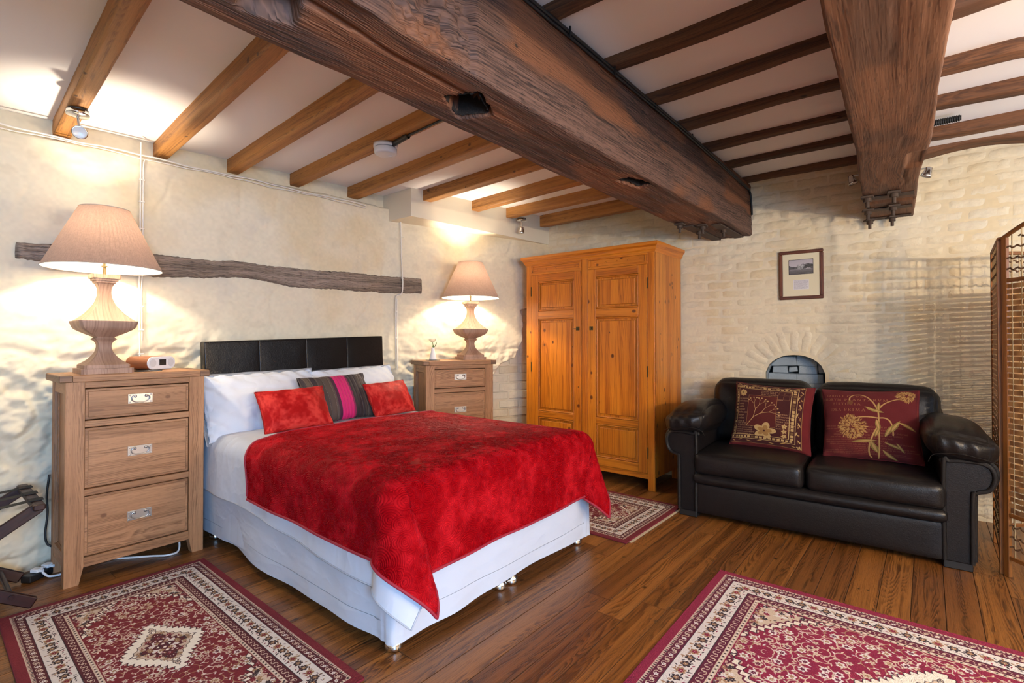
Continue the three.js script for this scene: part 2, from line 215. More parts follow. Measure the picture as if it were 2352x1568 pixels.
{
  const W = sheet(680, 280, (u, v) => {
    const s = lerp(ROOM_X0, S_END, u), y = v * 2.56, [x, z, nx, nz] = wallPath(s);
    const low = 1 - smooth(1.02, 1.42, y + 0.18 * fb3(s * 2, y * 2, 3, 2, 2) + (s > 2.4 && s < 3.6 ? 0.1 : 0));
    let o = -0.012 + 0.022 * (fb3(s * 2.2, y * 2.2, 0, 21, 3) - 0.5) + 0.010 * (fb3(s * 9, y * 9, 4, 22, 3) - 0.5) + 0.0085 * (fb3(s * 18, y * 30, 8, 25, 4) - 0.5) - 0.004 * smooth(0.05, 0.0, Math.abs(fb3(s * 3.1, y * 2.3, 11, 26, 3) - 0.5));
    o += low * (0.026 * stone(s, y) - 0.016 + 0.022 * (fb3(s * 19, y * 26, 5, 31, 3) - 0.5) + 0.010 * (fb3(s * 44, y * 52, 5, 32, 2) - 0.5) + 0.036 * (fb3(s * 11, y * 15, 2, 23, 4) - 0.5) + 0.016 * (1 - Math.abs(2 * fb3(s * 6, y * 12, 7, 27, 3) - 1)) - 0.010);
    if (s < 2.74) o -= 0.075 * smooth(joistY(s) - 0.035, joistY(s) - 0.018, y + 0.010 * (fb3(s * 9, 1, 2, 28, 2) - 0.5));
    const e = edgeS(y) + 0.05 * (fb3(s * 8, y * 14, 6, 24, 3) - 0.5); const br = smooth(e - 0.015, e + 0.02, s);
    o += smooth(3.1, 3.75, s) * (1 - br) * smooth(0.6, 0.95, y) * (1 - smooth(1.3, 1.7, y)) * 0.035;
    o = lerp(o, -0.043 + 0.004 * (fb3(s * 20, y * 20, 6, 29, 2) - 0.5), br);
    return [x + nx * o, y, z + nz * o];
  }, (u, v) => [lerp(ROOM_X0, S_END, u), v * 2.56]);
  put('plaster', W, M.plaster, wallL);
  put('core', merge([cbox(BEND_X - ROOM_X0 + 0.6, 2.9, 0.4, (BEND_X + ROOM_X0) / 2 - 0.2, 1.3, -0.30), move(cbox(2.2, 2.9, 0.4, 0.95, 1.3, -0.32), BEND_X, 0, 0, 0, -BEND_A)]), M.mortar, wallL);
  // painted bricks bared in the corner beside the wardrobe
  for (let c = 0; c < 19; c++) for (let i = 0; i < 4; i++) {
    const y = 0.02 + 0.085 * (c + 0.5), s0 = 3.45 + (c % 2 ? 0.115 : 0) + i * 0.232; if (s0 - 0.07 < edgeS(y) - 0.02 || s0 > S_END - 0.08 || y > 1.62) continue;
    const g = cbox(0.222, 0.074, 0.06, 0, 0, 0, 0.007), [x, z] = wallPath(s0), b = put('brick', roughen(g, 0.004, c * 9 + i), M.brickPaint, wallL); b.position.set(x + Math.sin(BEND_A) * 0.0685, y, z - Math.cos(BEND_A) * 0.0685); b.rotation.y = -BEND_A; b.rotation.z = rr(-0.012, 0.012);
  }
}
function roughen(g, a, seed) { const p = g.attributes.position; for (let i = 0; i < p.count; i++) { const x = p.getX(i), y = p.getY(i), z = p.getZ(i); const q = (k, f) => (vn3(x * 40 + k, y * 40 + seed, z * 40, 71 + k) - 0.5) * 2 * a * f; p.setXYZ(i, x + q(1, 1), y + q(2, 1), z + q(3, 1)); } return g; }

// right wall, skewed: painted brick with an arched recess
const wallR = structure('wall_right'); wallR.position.set(rwx(1.94), 0, 1.94); wallR.rotation.y = -PI / 2 + RW_A;   // local x runs along the wall towards +z, local z into the room
const rwl = z => (z - 1.94) / Math.cos(RW_A);                                  // world z -> local x
const NICHE = { x: rwl(2.793), hw: 0.205, y0: 0.55, spring: 0.945, top: 1.085 };
{
  const archPts = (hw, top, spring, n = 16) => { const a = []; for (let i = 0; i <= n; i++) { const t = -1 + 2 * i / n; a.push([NICHE.x + t * hw, spring + (top - spring) * Math.pow(1 - Math.pow(Math.abs(t), 2.2), 0.62)]); } return a; };
  const sh = new THREE.Shape(); sh.moveTo(-1.6, -0.1); sh.lineTo(3.9, -0.1); sh.lineTo(3.9, 2.75); sh.lineTo(-1.6, 2.75); sh.closePath();
  const ho = new THREE.Path(), ap = archPts(NICHE.hw, NICHE.top, NICHE.spring); ho.moveTo(NICHE.x - NICHE.hw, NICHE.y0); for (const p of ap) ho.lineTo(...p); ho.lineTo(NICHE.x + NICHE.hw, NICHE.y0); ho.closePath(); sh.holes.push(ho);
  const g = new THREE.ExtrudeGeometry(sh, { depth: 0.36, bevelEnabled: false }); g.translate(0, 0, -0.362); put('plaster', grain(g, 'x', 0, 0), M.mortar, wallR);
  // recess: side lining, back and its broken stones
  const ins = []; for (let i = 0; i < ap.length - 1; i++) ins.push([ap[i], ap[i + 1]]); ins.push([[NICHE.x - NICHE.hw, NICHE.y0], ap[0]], [ap[ap.length - 1], [NICHE.x + NICHE.hw, NICHE.y0]]);
  const P = []; for (const [a, b] of ins) { P.push(...[[a, -0.02], [b, -0.02], [b, -0.35], [a, -0.02], [b, -0.35], [a, -0.35]].flatMap(([q, z]) => [lerp(NICHE.x, q[0], 0.985), lerp(0.8, q[1], 0.985), z])); }
  const lg = new THREE.BufferGeometry(); lg.setAttribute('position', new THREE.Float32BufferAttribute(P, 3)); lg.computeVertexNormals(); put('recess_lining', grain(lg, 'x', 0, 0), M.greyPaint, wallR);
  put('recess_back', roughen(cbox(0.5, 0.7, 0.03, NICHE.x, 0.82, -0.345, 0.004), 0.006, 3), M.greyPaint, wallR);
  [[-0.10, 1.03, 0.20, 0.075, 0.05], [0.075, 1.035, 0.14, 0.085, -0.02], [0.175, 0.99, 0.05, 0.10, 0.1], [-0.115, 0.962, 0.105, 0.058, 0.03], [-0.022, 0.965, 0.062, 0.048, 0.12], [0.082, 0.962, 0.122, 0.060, -0.02], [-0.10, 0.893, 0.20, 0.072, 0.0], [0.095, 0.893, 0.18, 0.072, 0.01], [0, 0.817, 0.40, 0.078, 0], [0, 0.69, 0.40, 0.172, 0]].forEach(([x, y, w, h, r], i) => { const b = put('stone', roughen(cbox(w * 1.05, h * 1.06, 0.07, 0, 0, 0, 0.006), 0.006, i * 5), M.greyPaint, wallR); b.position.set(NICHE.x + x, y, -0.185 + 0.010 * hash(i, 1, 1)); b.rotation.z = r; });
  // brick courses: single bricks where they are seen largest, the hidden low courses joined
  const variants = [0, 1, 2, 3, 4, 5].map(k => { const b = roughen(new THREE.BoxGeometry(0.214, 0.066, 0.05, 12, 5, 1), 0.0030, k * 13); const p = b.attributes.position; for (let i = 0; i < p.count; i++) { const ex = smooth(0.075, 0.107, Math.abs(p.getX(i))), ey = smooth(0.018, 0.033, Math.abs(p.getY(i))); if (p.getZ(i) > 0) p.setZ(i, p.getZ(i) - 0.0075 * Math.max(ex, ey)); } b.computeVertexNormals(); return b; });
  const uvd = variants.map(v => [0, 1, 2].map(k => grain(v.clone(), 'x', k * 0.71, k * 0.39)));
  const low = []; let n = 0;
  for (let c = 0; c < 33; c++) for (let i = -7; i < 12; i++) {
    const y = 0.02 + 0.0765 * (c + 0.5), x = i * 0.2245 + (c % 2 ? 0.112 : 0) - 0.03; if (y > 2.53) continue;
    if (x < -0.02 && (y < 1.9 || x < -1.42)) continue; if (x > 2.36) continue;
    const dx = Math.abs(x - NICHE.x), dy = y - NICHE.spring; if (y < 1.26 && dx < 0.335 && y > 0.5 && !(dy > 0 && Math.hypot(dx / 0.40, dy / 0.30) > 1)) continue;
    const off = 0.0055 * (hash(i, c, 5) - 0.5) - 0.0125 + 0.004 * (fb3(x * 2, y * 2, 1, 44, 2) - 0.5), g = uvd[(i * 7 + c * 3 + 700) % 6][(i + c * 2 + 700) % 3], rz = (hash(i, c, 6) - 0.5) * 0.03;
    if (y < 0.66 || n >= 290) { low.push(grain(g.clone(), 'x', x + 3, y + 0.4).rotateZ(rz).translate(x, y, off - 0.01)); continue; }
    const b = put('brick', grain(g.clone(), 'x', x + 3, y + 0.4), M.brickPaint, wallR); b.position.set(x, y, off - 0.010); b.rotation.z = rz; n++;
  }
  // voussoirs turned over the recess
  for (let k = 0; k < 13; k++) { const a = lerp(0.02, PI - 0.02, k / 12), b = put('brick', uvd[k % 6][k % 3], M.brickPaint, wallR), rad = 0.205 + 0.11; b.position.set(NICHE.x - Math.cos(a) * rad * 1.0, NICHE.spring - 0.02 + Math.sin(a) * (rad - 0.045), -0.0225); b.rotation.z = PI - a + PI; b.scale.set(0.86, 1, 1); }
  const lo = put('lower_courses', merge(low), M.brickPaint, wallR); lo.userData.kind = 'stuff';
}
// far walls behind the camera, with two deep windows
const wallF = structure('wall_front');
{
  const sh = new THREE.Shape(); sh.moveTo(ROOM_X0 - 0.4, -0.1); sh.lineTo(5.4, -0.1); sh.lineTo(5.4, 2.9); sh.lineTo(ROOM_X0 - 0.4, 2.9); sh.closePath();
  for (const w of WINDOWS) { const h = new THREE.Path(); h.moveTo(w.x0, w.y0); h.lineTo(w.x0, w.y1); h.lineTo(w.x1, w.y1); h.lineTo(w.x1, w.y0); h.closePath(); sh.holes.push(h); }
  const g = new THREE.ExtrudeGeometry(sh, { depth: 0.4, bevelEnabled: false }); g.translate(0, 0, ROOM_Z); put('plaster', grain(g, 'x', 0, 0), M.plaster, wallF);
  WINDOWS.forEach((w, i) => {
    const n = structure('window_' + (i + 1)), cx = (w.x0 + w.x1) / 2, cy = (w.y0 + w.y1) / 2, ww = w.x1 - w.x0, hh = w.y1 - w.y0; n.position.set(cx, cy, ROOM_Z + 0.26);
    put('window_frame', merge([cbox(ww, 0.05, 0.06, 0, hh / 2 - 0.025, 0), cbox(ww, 0.05, 0.06, 0, -hh / 2 + 0.025, 0), cbox(0.05, hh, 0.06, -ww / 2 + 0.025, 0, 0), cbox(0.05, hh, 0.06, ww / 2 - 0.025, 0, 0)]), M.plasticWhite, n);
    for (const x of [-ww / 6, ww / 6]) put('mullion', cbox(0.03, hh, 0.04, x, 0, 0), M.plasticWhite, n); put('transom', cbox(ww, 0.03, 0.04, 0, 0.1, 0), M.plasticWhite, n);
    for (const x of [-ww / 3, 0, ww / 3]) put('pane', new THREE.PlaneGeometry(ww / 3, hh).translate(x, 0, 0.01), M.glass, n);
    put('window_sill', cbox(ww + 0.1, 0.03, 0.26, 0, -hh / 2 - 0.015, -0.15), M.joistDark, n);
  });
}
const wallN = structure('wall_near'); put('plaster', grain(new THREE.BoxGeometry(0.4, 3, 6.6), 'z', 0, 0).translate(ROOM_X0 - 0.2, 1.4, 2.8), M.plaster, wallN);

// floor: oak boards running along the headboard wall
const floor = structure('floor');
{
  put('screed', cbox(7.4, 0.2, 6.6, 1.7, -0.125, 2.7), M.dark, floor);
  const w = 0.1195; let row = 0;
  for (let z = -0.05; z < ROOM_Z; z += w, row++) {
    let x = ROOM_X0 - 0.9 * hash(row, 1, 9), k = 0, xe = Math.min(4.9, rwx(z) + 0.25);
    while (x < xe) {
      let L = 1.0 + 0.95 * hash(row, k, 11); const x0 = Math.max(x, ROOM_X0 - 0.05), x1 = Math.min(x + L, xe); x += L; k++; if (x1 - x0 < 0.05) continue;
      const g = cbox(x1 - x0 - 0.0012, 0.022, w - 0.0012, (x0 + x1) / 2, -0.011, z + w / 2, 0.0016, 'x'); put('plank', g, M.floor[Math.floor(hash(row, k, 13) * 3)], floor);
    }
  }
}

// ceiling plaster: one skin per bay, the left one rising a little towards the corner
const ceil = structure('ceiling');
put('plaster', sheet(60, 30, (u, v) => { const x = lerp(ROOM_X0 - 0.2, 4.8, u), z = lerp(-0.3, 2.35, v); return [x, joistY(Math.min(x, 4)) + 0.088 + 0.006 * (fb3(x * 2, z * 2, 0, 81, 2) - 0.5), z]; }).scale(1, 1, 1), M.ceiling, ceil);
put('plaster', sheet(60, 40, (u, v) => { const x = lerp(ROOM_X0 - 0.2, 5.0, u), z = lerp(2.3, ROOM_Z + 0.3, v); return [x, 2.507 + 0.006 * (fb3(x * 2, z * 2, 0, 82, 2) - 0.5), z]; }), M.ceiling, ceil);
put('slab', cbox(7.6, 0.2, 7.0, 1.7, 2.76, 2.8), M.ceiling, ceil);
put('upstand', merge([cbox(7.0, 0.30, 0.05, 1.7, 2.50, 2.28)]), M.ceiling, ceil);

// plastered boxing along the corner, under the joists
{
  const t = structure('trim_1'), a = [2.70, 0.298], b = [4.33, 0.595], y0 = 2.232, y1 = 2.52, sl = -0.045;
  const sh = [[a[0], a[1]], [b[0], b[1]], [4.5, 0.2], [2.70, -0.1]], P = [], q = (i, y) => [sh[i][0], y + (sh[i][0] - 2.7) / 1.6 * (y === y0 ? sl : 0), sh[i][1]];
  const quad = (A, B, C, D) => P.push(...A, ...B, ...C, ...A, ...C, ...D);
  quad(q(0, y0), q(1, y0), q(1, y1), q(0, y1)); quad(q(3, y0), q(0, y0), q(0, y1), q(3, y1)); quad(q(3, y0), q(2, y0), q(1, y0), q(0, y0)); quad(q(0, y1), q(1, y1), q(2, y1), q(3, y1));
  const g = new THREE.BufferGeometry(); g.setAttribute('position', new THREE.Float32BufferAttribute(P, 3)); g.computeVertexNormals(); put('boxing', grain(g, 'x', 0, 0), M.boxing, t);
}
// ================================================================ TIMBERS
// hewn timber along x from 0 to len; section w (z) by h (y), top at y = 0. dent(x, p, face, y, z) pushes points in, shift(x) moves the axis
function hewn(len, w, h, nL, nP, { amp = 0.008, freq = 6, seed = 1, c = 0.012, dent, shift, taper, groove = 0.6 } = {}) {
  const per = 2 * (w + h), g = [], P = [], UV = [], I = [];
  const ring = []; for (let j = 0; j <= nP; j++) { let p = j / nP * per, y, z, ny = 0, nz = 0, face; // starts at top back corner: back side down, bottom, front side up, top
    if (p <= h) { face = 'back'; z = -w / 2; y = -p; nz = -1; } else if (p <= h + w) { face = 'bottom'; y = -h; z = -w / 2 + (p - h); ny = -1; } else if (p <= 2 * h + w) { face = 'front'; z = w / 2; y = -h + (p - h - w); nz = 1; } else { face = 'top'; y = 0; z = w / 2 - (p - 2 * h - w); ny = 1; }
    const iy = clamp(y, -h + c, -c), iz = clamp(z, -w / 2 + c, w / 2 - c), oy = y - iy, oz = z - iz, L = Math.hypot(oy, oz); if (L > 0) { y = iy + oy / L * c; z = iz + oz / L * c; ny = oy / L; nz = oz / L; }
    ring.push([y, z, ny, nz, p, face]); }
  for (let i = 0; i <= nL; i++) { const x = i / nL * len, s = shift ? shift(x) : [0, 0], tp = taper ? taper(x) : [1, 1];
    for (const [y, z, ny, nz, p, face] of ring) { let d = (fb3(x * freq * 0.35, y * freq * 1.4, z * freq * 1.4, seed, 3) - 0.5) * 2 * amp + (fb3(x * 5, y * 46, z * 46, seed + 7, 2) - 0.5) * amp * groove; if (face !== 'top' && dent) d -= dent(x, p, face, y, z); if (face === 'top') d = 0; P.push(x, y * tp[0] + ny * d + s[0], z * tp[1] + nz * d + s[1]); UV.push(x + seed * 0.37, p + seed * 0.61); } }
  const n1 = nP + 1; for (let i = 0; i < nL; i++) for (let j = 0; j < nP; j++) { const a = i * n1 + j, b = a + n1; I.push(a, a + 1, b, a + 1, b + 1, b); }
  for (const i of [0, nL]) { const k = P.length / 3; let cy = 0, cz = 0; for (let j = 0; j < nP; j++) { cy += P[3 * (i * n1 + j) + 1]; cz += P[3 * (i * n1 + j) + 2]; } P.push(i / nL * len, cy / nP, cz / nP); UV.push(0, 0); for (let j = 0; j <= nP; j++) { const o = 3 * (i * n1 + j); P.push(P[o], P[o + 1], P[o + 2]); UV.push(P[o + 1] * 0.3, P[o + 2]); } for (let j = 0; j < nP; j++) i ? I.push(k, k + 1 + j, k + 2 + j) : I.push(k, k + 2 + j, k + 1 + j); }
  const geo = new THREE.BufferGeometry(); geo.setAttribute('position', new THREE.Float32BufferAttribute(P, 3)); geo.setAttribute('uv', new THREE.Float32BufferAttribute(UV, 2)); geo.setIndex(I); geo.computeVertexNormals(); return geo;
}
function boltUnder(parent, x, y, z, turn = 0) { const s = put('bolt', merge([cbox(0.075, 0.014, 0.075, 0, -0.007, 0, 0.003), new THREE.CylinderGeometry(0.024, 0.026, 0.026, 6).translate(0, -0.027, 0), new THREE.CylinderGeometry(0.012, 0.012, 0.05, 10).translate(0, -0.055, 0)].map(g => grain(g))), M.iron, parent); s.position.set(x, y, z); s.rotation.y = turn; s.scale.setScalar(0.85); }

// the great beam above the bed
{
  const x0 = ROOM_X0 - 0.1, len = rwx(2.4) + 0.12 - x0, t = thing('ceiling_beam', 'massive dark hewn oak beam above the bed with mortise holes', 'beam', [x0, 2.478, 2.30]);
  const hole = (x, z, hx, hz, ang, X, Z) => { const dx = X - x, dz = Z - z, a = dx * Math.cos(ang) + dz * Math.sin(ang), b = -dx * Math.sin(ang) + dz * Math.cos(ang); return (1 - smooth(0.8, 1.02, Math.abs(a) / hx)) * (1 - smooth(0.78, 1.02, Math.abs(b) / hz)); };
  const geo = hewn(len, 0.335, 0.418, 540, 170, { amp: 0.009, groove: 0.9, freq: 6, seed: 3, c: 0.014,
    shift: x => { const X = x + x0; return [0.004 * Math.sin(X * 2.1), 0.005 * Math.sin(X * 1.7) + 0.008 * (X - 2)]; },
    dent: (x, p, face, y, z) => { const X = x + x0, Z = z + 2.30; let d = 0;
      if (face === 'bottom') { const j = (fb3(X * 40, Z * 12, 0, 8, 2) - 0.5) * 0.03; d += 0.17 * hole(1.325 + j, 2.305, 0.085, 0.070, -0.5, X, Z) + 0.13 * hole(2.54 + j, 2.375, 0.10, 0.040, 0.2, X, Z) + 0.07 * hole(0.60 + j, 2.30, 0.07, 0.05, 0.3, X, Z); d += 0.035 * smooth(1.0, 0.55, X) * smooth(2.26, 2.45, Z); }
      if (face === 'front') { const hY = y + 0.418, rot = smooth(0.82, 0.94, X + 0.05 * fb3(X * 6, y * 6, 0, 9, 2)) * (1 - smooth(1.175, 1.205, X)) * (0.55 + 0.45 * smooth(0.0, 0.25, hY)); d += rot * (0.004 + 0.075 * Math.pow(fb3(X * 42, y * 38, 0, 12, 3), 1.8)); d += 0.03 * smooth(0.75, 0.2, X) * (1 - smooth(0.03, 0.12, hY));
        d += 0.020 * hole(3.0, -0.20, 0.012, 0.015, 0, X, y) + 0.02 * hole(3.83, -0.12, 0.02, 0.015, 0, X, y); }
      const crack = Math.abs(p - (0.418 + 0.205 + 0.025 * Math.sin(X * 1.1 + 0.6) + 0.018 * (fb3(X * 3, 0, 0, 14, 2) - 0.5))); d += 0.014 * (1 - smooth(0.003, 0.011, crack)) * smooth(1.5, 1.1, X);
      const c2 = Math.abs(p - (0.418 + 0.335 + 0.30 + 0.05 * Math.sin(X * 0.9) + 0.02 * (fb3(X * 4, 3, 0, 15, 2) - 0.5))); d += 0.010 * (1 - smooth(0.003, 0.010, c2)) * smooth(1.6, 2.0, X);
      return d; } });
  put('timber', geo, M.beam, t);
  const pocket = (x, z, hx, hz, dep, ang, seed) => { const g = []; const jag = (u, v) => 0.010 * (fb3(u * 9, v * 9, seed, 160 + seed, 2) - 0.5); for (const [ax, az, bx, bz] of [[-hx, -hz, hx, -hz], [hx, -hz, hx, hz], [hx, hz, -hx, hz], [-hx, hz, -hx, -hz]]) g.push(sheet(10, 4, (u, v) => [lerp(ax, bx, u) + jag(u, v), lerp(0.002 + 0.014 * fb3(u * 12, seed, 0, 5, 2), dep, v), lerp(az, bz, u) + jag(v, u)])); g.push(sheet(1, 1, (u, v) => [lerp(-hx, hx, u), dep, lerp(-hz, hz, v)])); const m = put('mortise', merge(g), M.holeShade, t); m.position.set(x - x0, 2.056 - 2.478, z - 2.30 + 0.008 * (x - 2)); m.rotation.y = -ang; };  // added lining, its near-black colour paints the shade inside the hole
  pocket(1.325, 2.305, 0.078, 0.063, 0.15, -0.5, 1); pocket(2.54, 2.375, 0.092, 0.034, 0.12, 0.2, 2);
  [[3.65, 2.20], [3.80, 2.315], [3.96, 2.235], [4.02, 2.40]].forEach(([x, z], i) => boltUnder(t, x - x0, 2.058 - 2.478, z - 2.30, i * 0.13));
  put('bearing_plate', merge([cbox(0.70, 0.010, 0.07, 4.10 - x0, -0.424, -0.08, 0.002), cbox(0.60, 0.010, 0.07, 4.13 - x0, -0.424, 0.10, 0.002)]), M.iron, t);
}
{
  // the second beam, towards the window
  const x0 = ROOM_X0 - 0.1, len = rwx(3.4) + 0.12 - x0, t = thing('ceiling_beam', 'heavy brown oak beam over the sofa, bolted iron plates at its wall end', 'beam', [x0, 2.50, 3.46], 0);
  const crackZ = X => 0.03 + 0.035 * Math.sin(X * 2.2) + 0.04 * (fb3(X * 5, 0, 0, 33, 3) - 0.5);
  const geo = hewn(len, 0.27, 0.425, 420, 140, { amp: 0.008, groove: 0.6, freq: 5, seed: 6, c: 0.012, shift: x => { const X = x + x0; return [0.004 * Math.sin(X * 1.9), 0.045 * (3.2 - X) + 0.006 * Math.sin(X * 3)]; }, taper: x => { const X = x + x0; return [1, 1 - 0.035 * (X - 3)]; },
    dent: (x, p, face, y, z) => { const X = x + x0; let d = 0; if (face === 'bottom') { d += 0.016 * (1 - smooth(0.002, 0.008, Math.abs(z - crackZ(X)))) * smooth(0.35, 0.6, fb3(X * 1.6, 5, 0, 36, 2)); const q = smooth(2.98, 3.02, X) * (1 - smooth(3.22, 3.26, X)) * smooth(0.06, 0.075, z); d += 0.018 * q; d += 0.012 * smooth(3.93, 3.95, X) * (1 - smooth(3.99, 4.01, X)); }
      if (face === 'back') { d += 0.035 * smooth(3.35, 3.40, X) * (1 - smooth(3.55, 3.62, X)) * smooth(-0.20, -0.30, y); } return d; } });
  put('timber', geo, M.beamB, t);
  [[3.74, 3.325], [3.71, 3.455], [4.12, 3.30], [4.09, 3.435], [4.46, 3.285], [4.45, 3.415]].forEach(([x, z], i) => boltUnder(t, x - x0, 2.074 - 2.50, z - 3.46, i * 0.1));
  put('bearing_plate', merge([cbox(0.06, 0.008, 0.235, 3.80 - x0, -0.428, -0.030, 0.002), cbox(0.06, 0.008, 0.235, 4.16 - x0, -0.428, -0.046, 0.002), cbox(0.05, 0.008, 0.235, 4.46 - x0, -0.428, -0.058, 0.002)]), M.iron, t);
}
// honey oak joists between the headboard wall and the great beam
[[0.565, 0.075, 0.047], [1.030, 0.078, 0.057], [1.457, 0.080, 0.051], [1.898, 0.080, 0.055], [2.395, 0.095, 0.066], [2.855, 0.088, 0.062], [3.350, 0.088, 0.078], [3.750, 0.085, 0.042], [4.185, 0.080, 0.040]].forEach(([x, w, ang], i) => {
  const y = joistY(x), boxed = i >= 5, zb = 0.30 + (x - 2.7) * 0.183, z0 = boxed ? zb - 0.05 : -0.14, len = 2.22 - z0;
  const geo = hewn(len, w, 0.13, 60, 24, { amp: 0.003, freq: 8, seed: 40 + i, c: 0.004 }); geo.rotateY(-PI / 2);
  const o = put('ceiling_joist', geo, M.joist); tag(o, boxed ? 'honey oak ceiling joist ending on the plastered boxing in the corner' : 'honey oak ceiling joist between the headboard wall and the great beam', 'joist', boxed ? 'joists ending on the boxing' : 'joists over the headboard wall');
  o.position.set(x - ang * (z0 - (boxed ? zb : 0)), y + 0.13, z0); o.rotation.y = -ang;
});
// old dark joists between the two beams
[1.24, 1.68, 2.145, 2.585, 3.035, 3.475, 3.90, 4.375].forEach((x, i) => {
  const geo = hewn(1.02, 0.078, 0.105, 48, 24, { amp: 0.007, freq: 7, seed: 60 + i, c: 0.012, shift: u => [0.006 * Math.sin(u * 5 + i), 0.012 * Math.sin(u * 3.1 + i * 1.7)] }); geo.rotateY(-PI / 2);
  const o = put('ceiling_joist', geo, M.joistDark); tag(o, 'old dark rough ceiling joist between the two great beams', 'joist', 'dark joists between the beams'); o.position.set(x - 0.039, 2.570, 2.38);
});
// crooked joists beyond the second beam
[[2.64, 0], [3.11, 1], [3.63, 0], [4.12, 0]].forEach(([x, crooked], i) => {
  const geo = hewn(2.2, 0.095, 0.115, 90, 24, { amp: 0.010, freq: 6, seed: 80 + i, c: 0.018, shift: u => [crooked ? 0.035 * smooth(0.42, 0.62, u) : 0.008 * Math.sin(u * 4 + i), (crooked ? -0.13 * smooth(0.40, 0.62, u) : 0.02 * Math.sin(u * 2.4 + i))] }); geo.rotateY(-PI / 2);
  const o = put('ceiling_joist', geo, M.beamB); tag(o, crooked ? 'crooked brown joist bent over a knot beyond the second beam' : 'brown rough ceiling joist between second beam and window wall', 'joist', crooked ? undefined : 'joists towards the window wall'); o.position.set(x - 0.055 + (crooked ? 0.05 : 0), 2.562, 3.50);
});
{
  const geo = hewn(2.1, 0.16, 0.125, 80, 26, { amp: 0.010, freq: 5, seed: 90, c: 0.02, shift: u => [0.034 * Math.sin(clamp((u - 0.05) / 0.6) * PI), 0.02 * Math.sin(u * 3)] }); geo.rotateY(-PI / 2);
  const o = put('wall_plate', geo, M.beamB); tag(o, 'curved dark timber plate along the brick wall beside the sofa beam', 'beam'); o.position.set(rwx(3.5) - 0.05, 2.578, 3.50); o.rotation.y = RW_A;
}
// grey weathered timber let into the headboard wall
{
  const K = [[0.373, 1.703, 1.620], [0.70, 1.712, 1.598], [0.962, 1.718, 1.580], [1.207, 1.717, 1.601], [1.5, 1.732, 1.626], [1.903, 1.733, 1.592], [2.305, 1.745, 1.601], [2.66, 1.750, 1.612], [2.95, 1.748, 1.620]];
  const at = x => { for (let i = 1; i < K.length; i++) if (x <= K[i][0]) { const t = (x - K[i - 1][0]) / (K[i][0] - K[i - 1][0]), s = t * t * (3 - 2 * t); return [lerp(K[i - 1][1], K[i][1], s), lerp(K[i - 1][2], K[i][2], s)]; } return [K.at(-1)[1], K.at(-1)[2]]; };
  const nL = 190, prof = [[0, -0.06], [0, 0.0], [0.06, 0.011], [0.3, 0.014], [0.5, 0.012], [0.7, 0.014], [0.94, 0.010], [1, 0.0], [1, -0.06]];
  const g = sheet(nL, prof.length - 1, (u, v) => { const s = lerp(0.373, 3.0, u), [t, b] = at(s), k = prof[Math.round(v * (prof.length - 1))], e = (fb3(s * 70, v * 5, 0, 95, 3) - 0.5) * 0.016 + (fb3(s * 7, v * 2, 0, 94, 2) - 0.5) * 0.012, X = wallPath(s), o = (Math.min(u, 1 - u) < 0.003 ? -0.05 : k[1] + (fb3(s * 18, v * 7, 2, 96, 3) - 0.5) * 0.012); return [X[0] + X[2] * o, lerp(t + e, b - e, k[0]), X[1] + X[3] * o]; }, (u, v) => [u * 2.6, v * 0.17]);
  g.index.array.reverse(); g.computeVertexNormals();
  tag(put('wall_timber', g, M.grey), 'weathered grey timber let into the cream wall above the headboard', 'timber');
}
// ================================================================ BEDSIDE CHESTS
function handle(parent, y, z) {
  const g = put('handle', merge([cbox(0.108, 0.050, 0.003, 0, 0, 0, 0.001)]), M.satin, parent); g.position.set(0, y, z); g.userData.label = 'bright metal plate handle with drop ring';
  for (const sx of [-1, 1]) put('post', new THREE.SphereGeometry(0.0075, 12, 8).scale(1, 1, 0.9).translate(sx * 0.024, 0.013, 0.006), M.satin, g);
  put('ring', tube([[-0.020, 0.015, 0.010], [-0.030, 0.016, 0.011], [-0.039, 0.006, 0.010], [-0.036, -0.009, 0.008], [-0.020, -0.018, 0.007], [0, -0.020, 0.007], [0.020, -0.018, 0.007], [0.036, -0.009, 0.008], [0.039, 0.006, 0.010], [0.030, 0.016, 0.011], [0.020, 0.015, 0.010]], 0.0028, 40, 8), M.satin, g);
  for (const sx of [-1, 1]) for (const sy of [-1, 1]) put('screw', new THREE.SphereGeometry(0.004, 10, 6).scale(1, 1, 0.5).translate(sx * 0.046, sy * 0.018, 0.0022), M.satin, g);
}
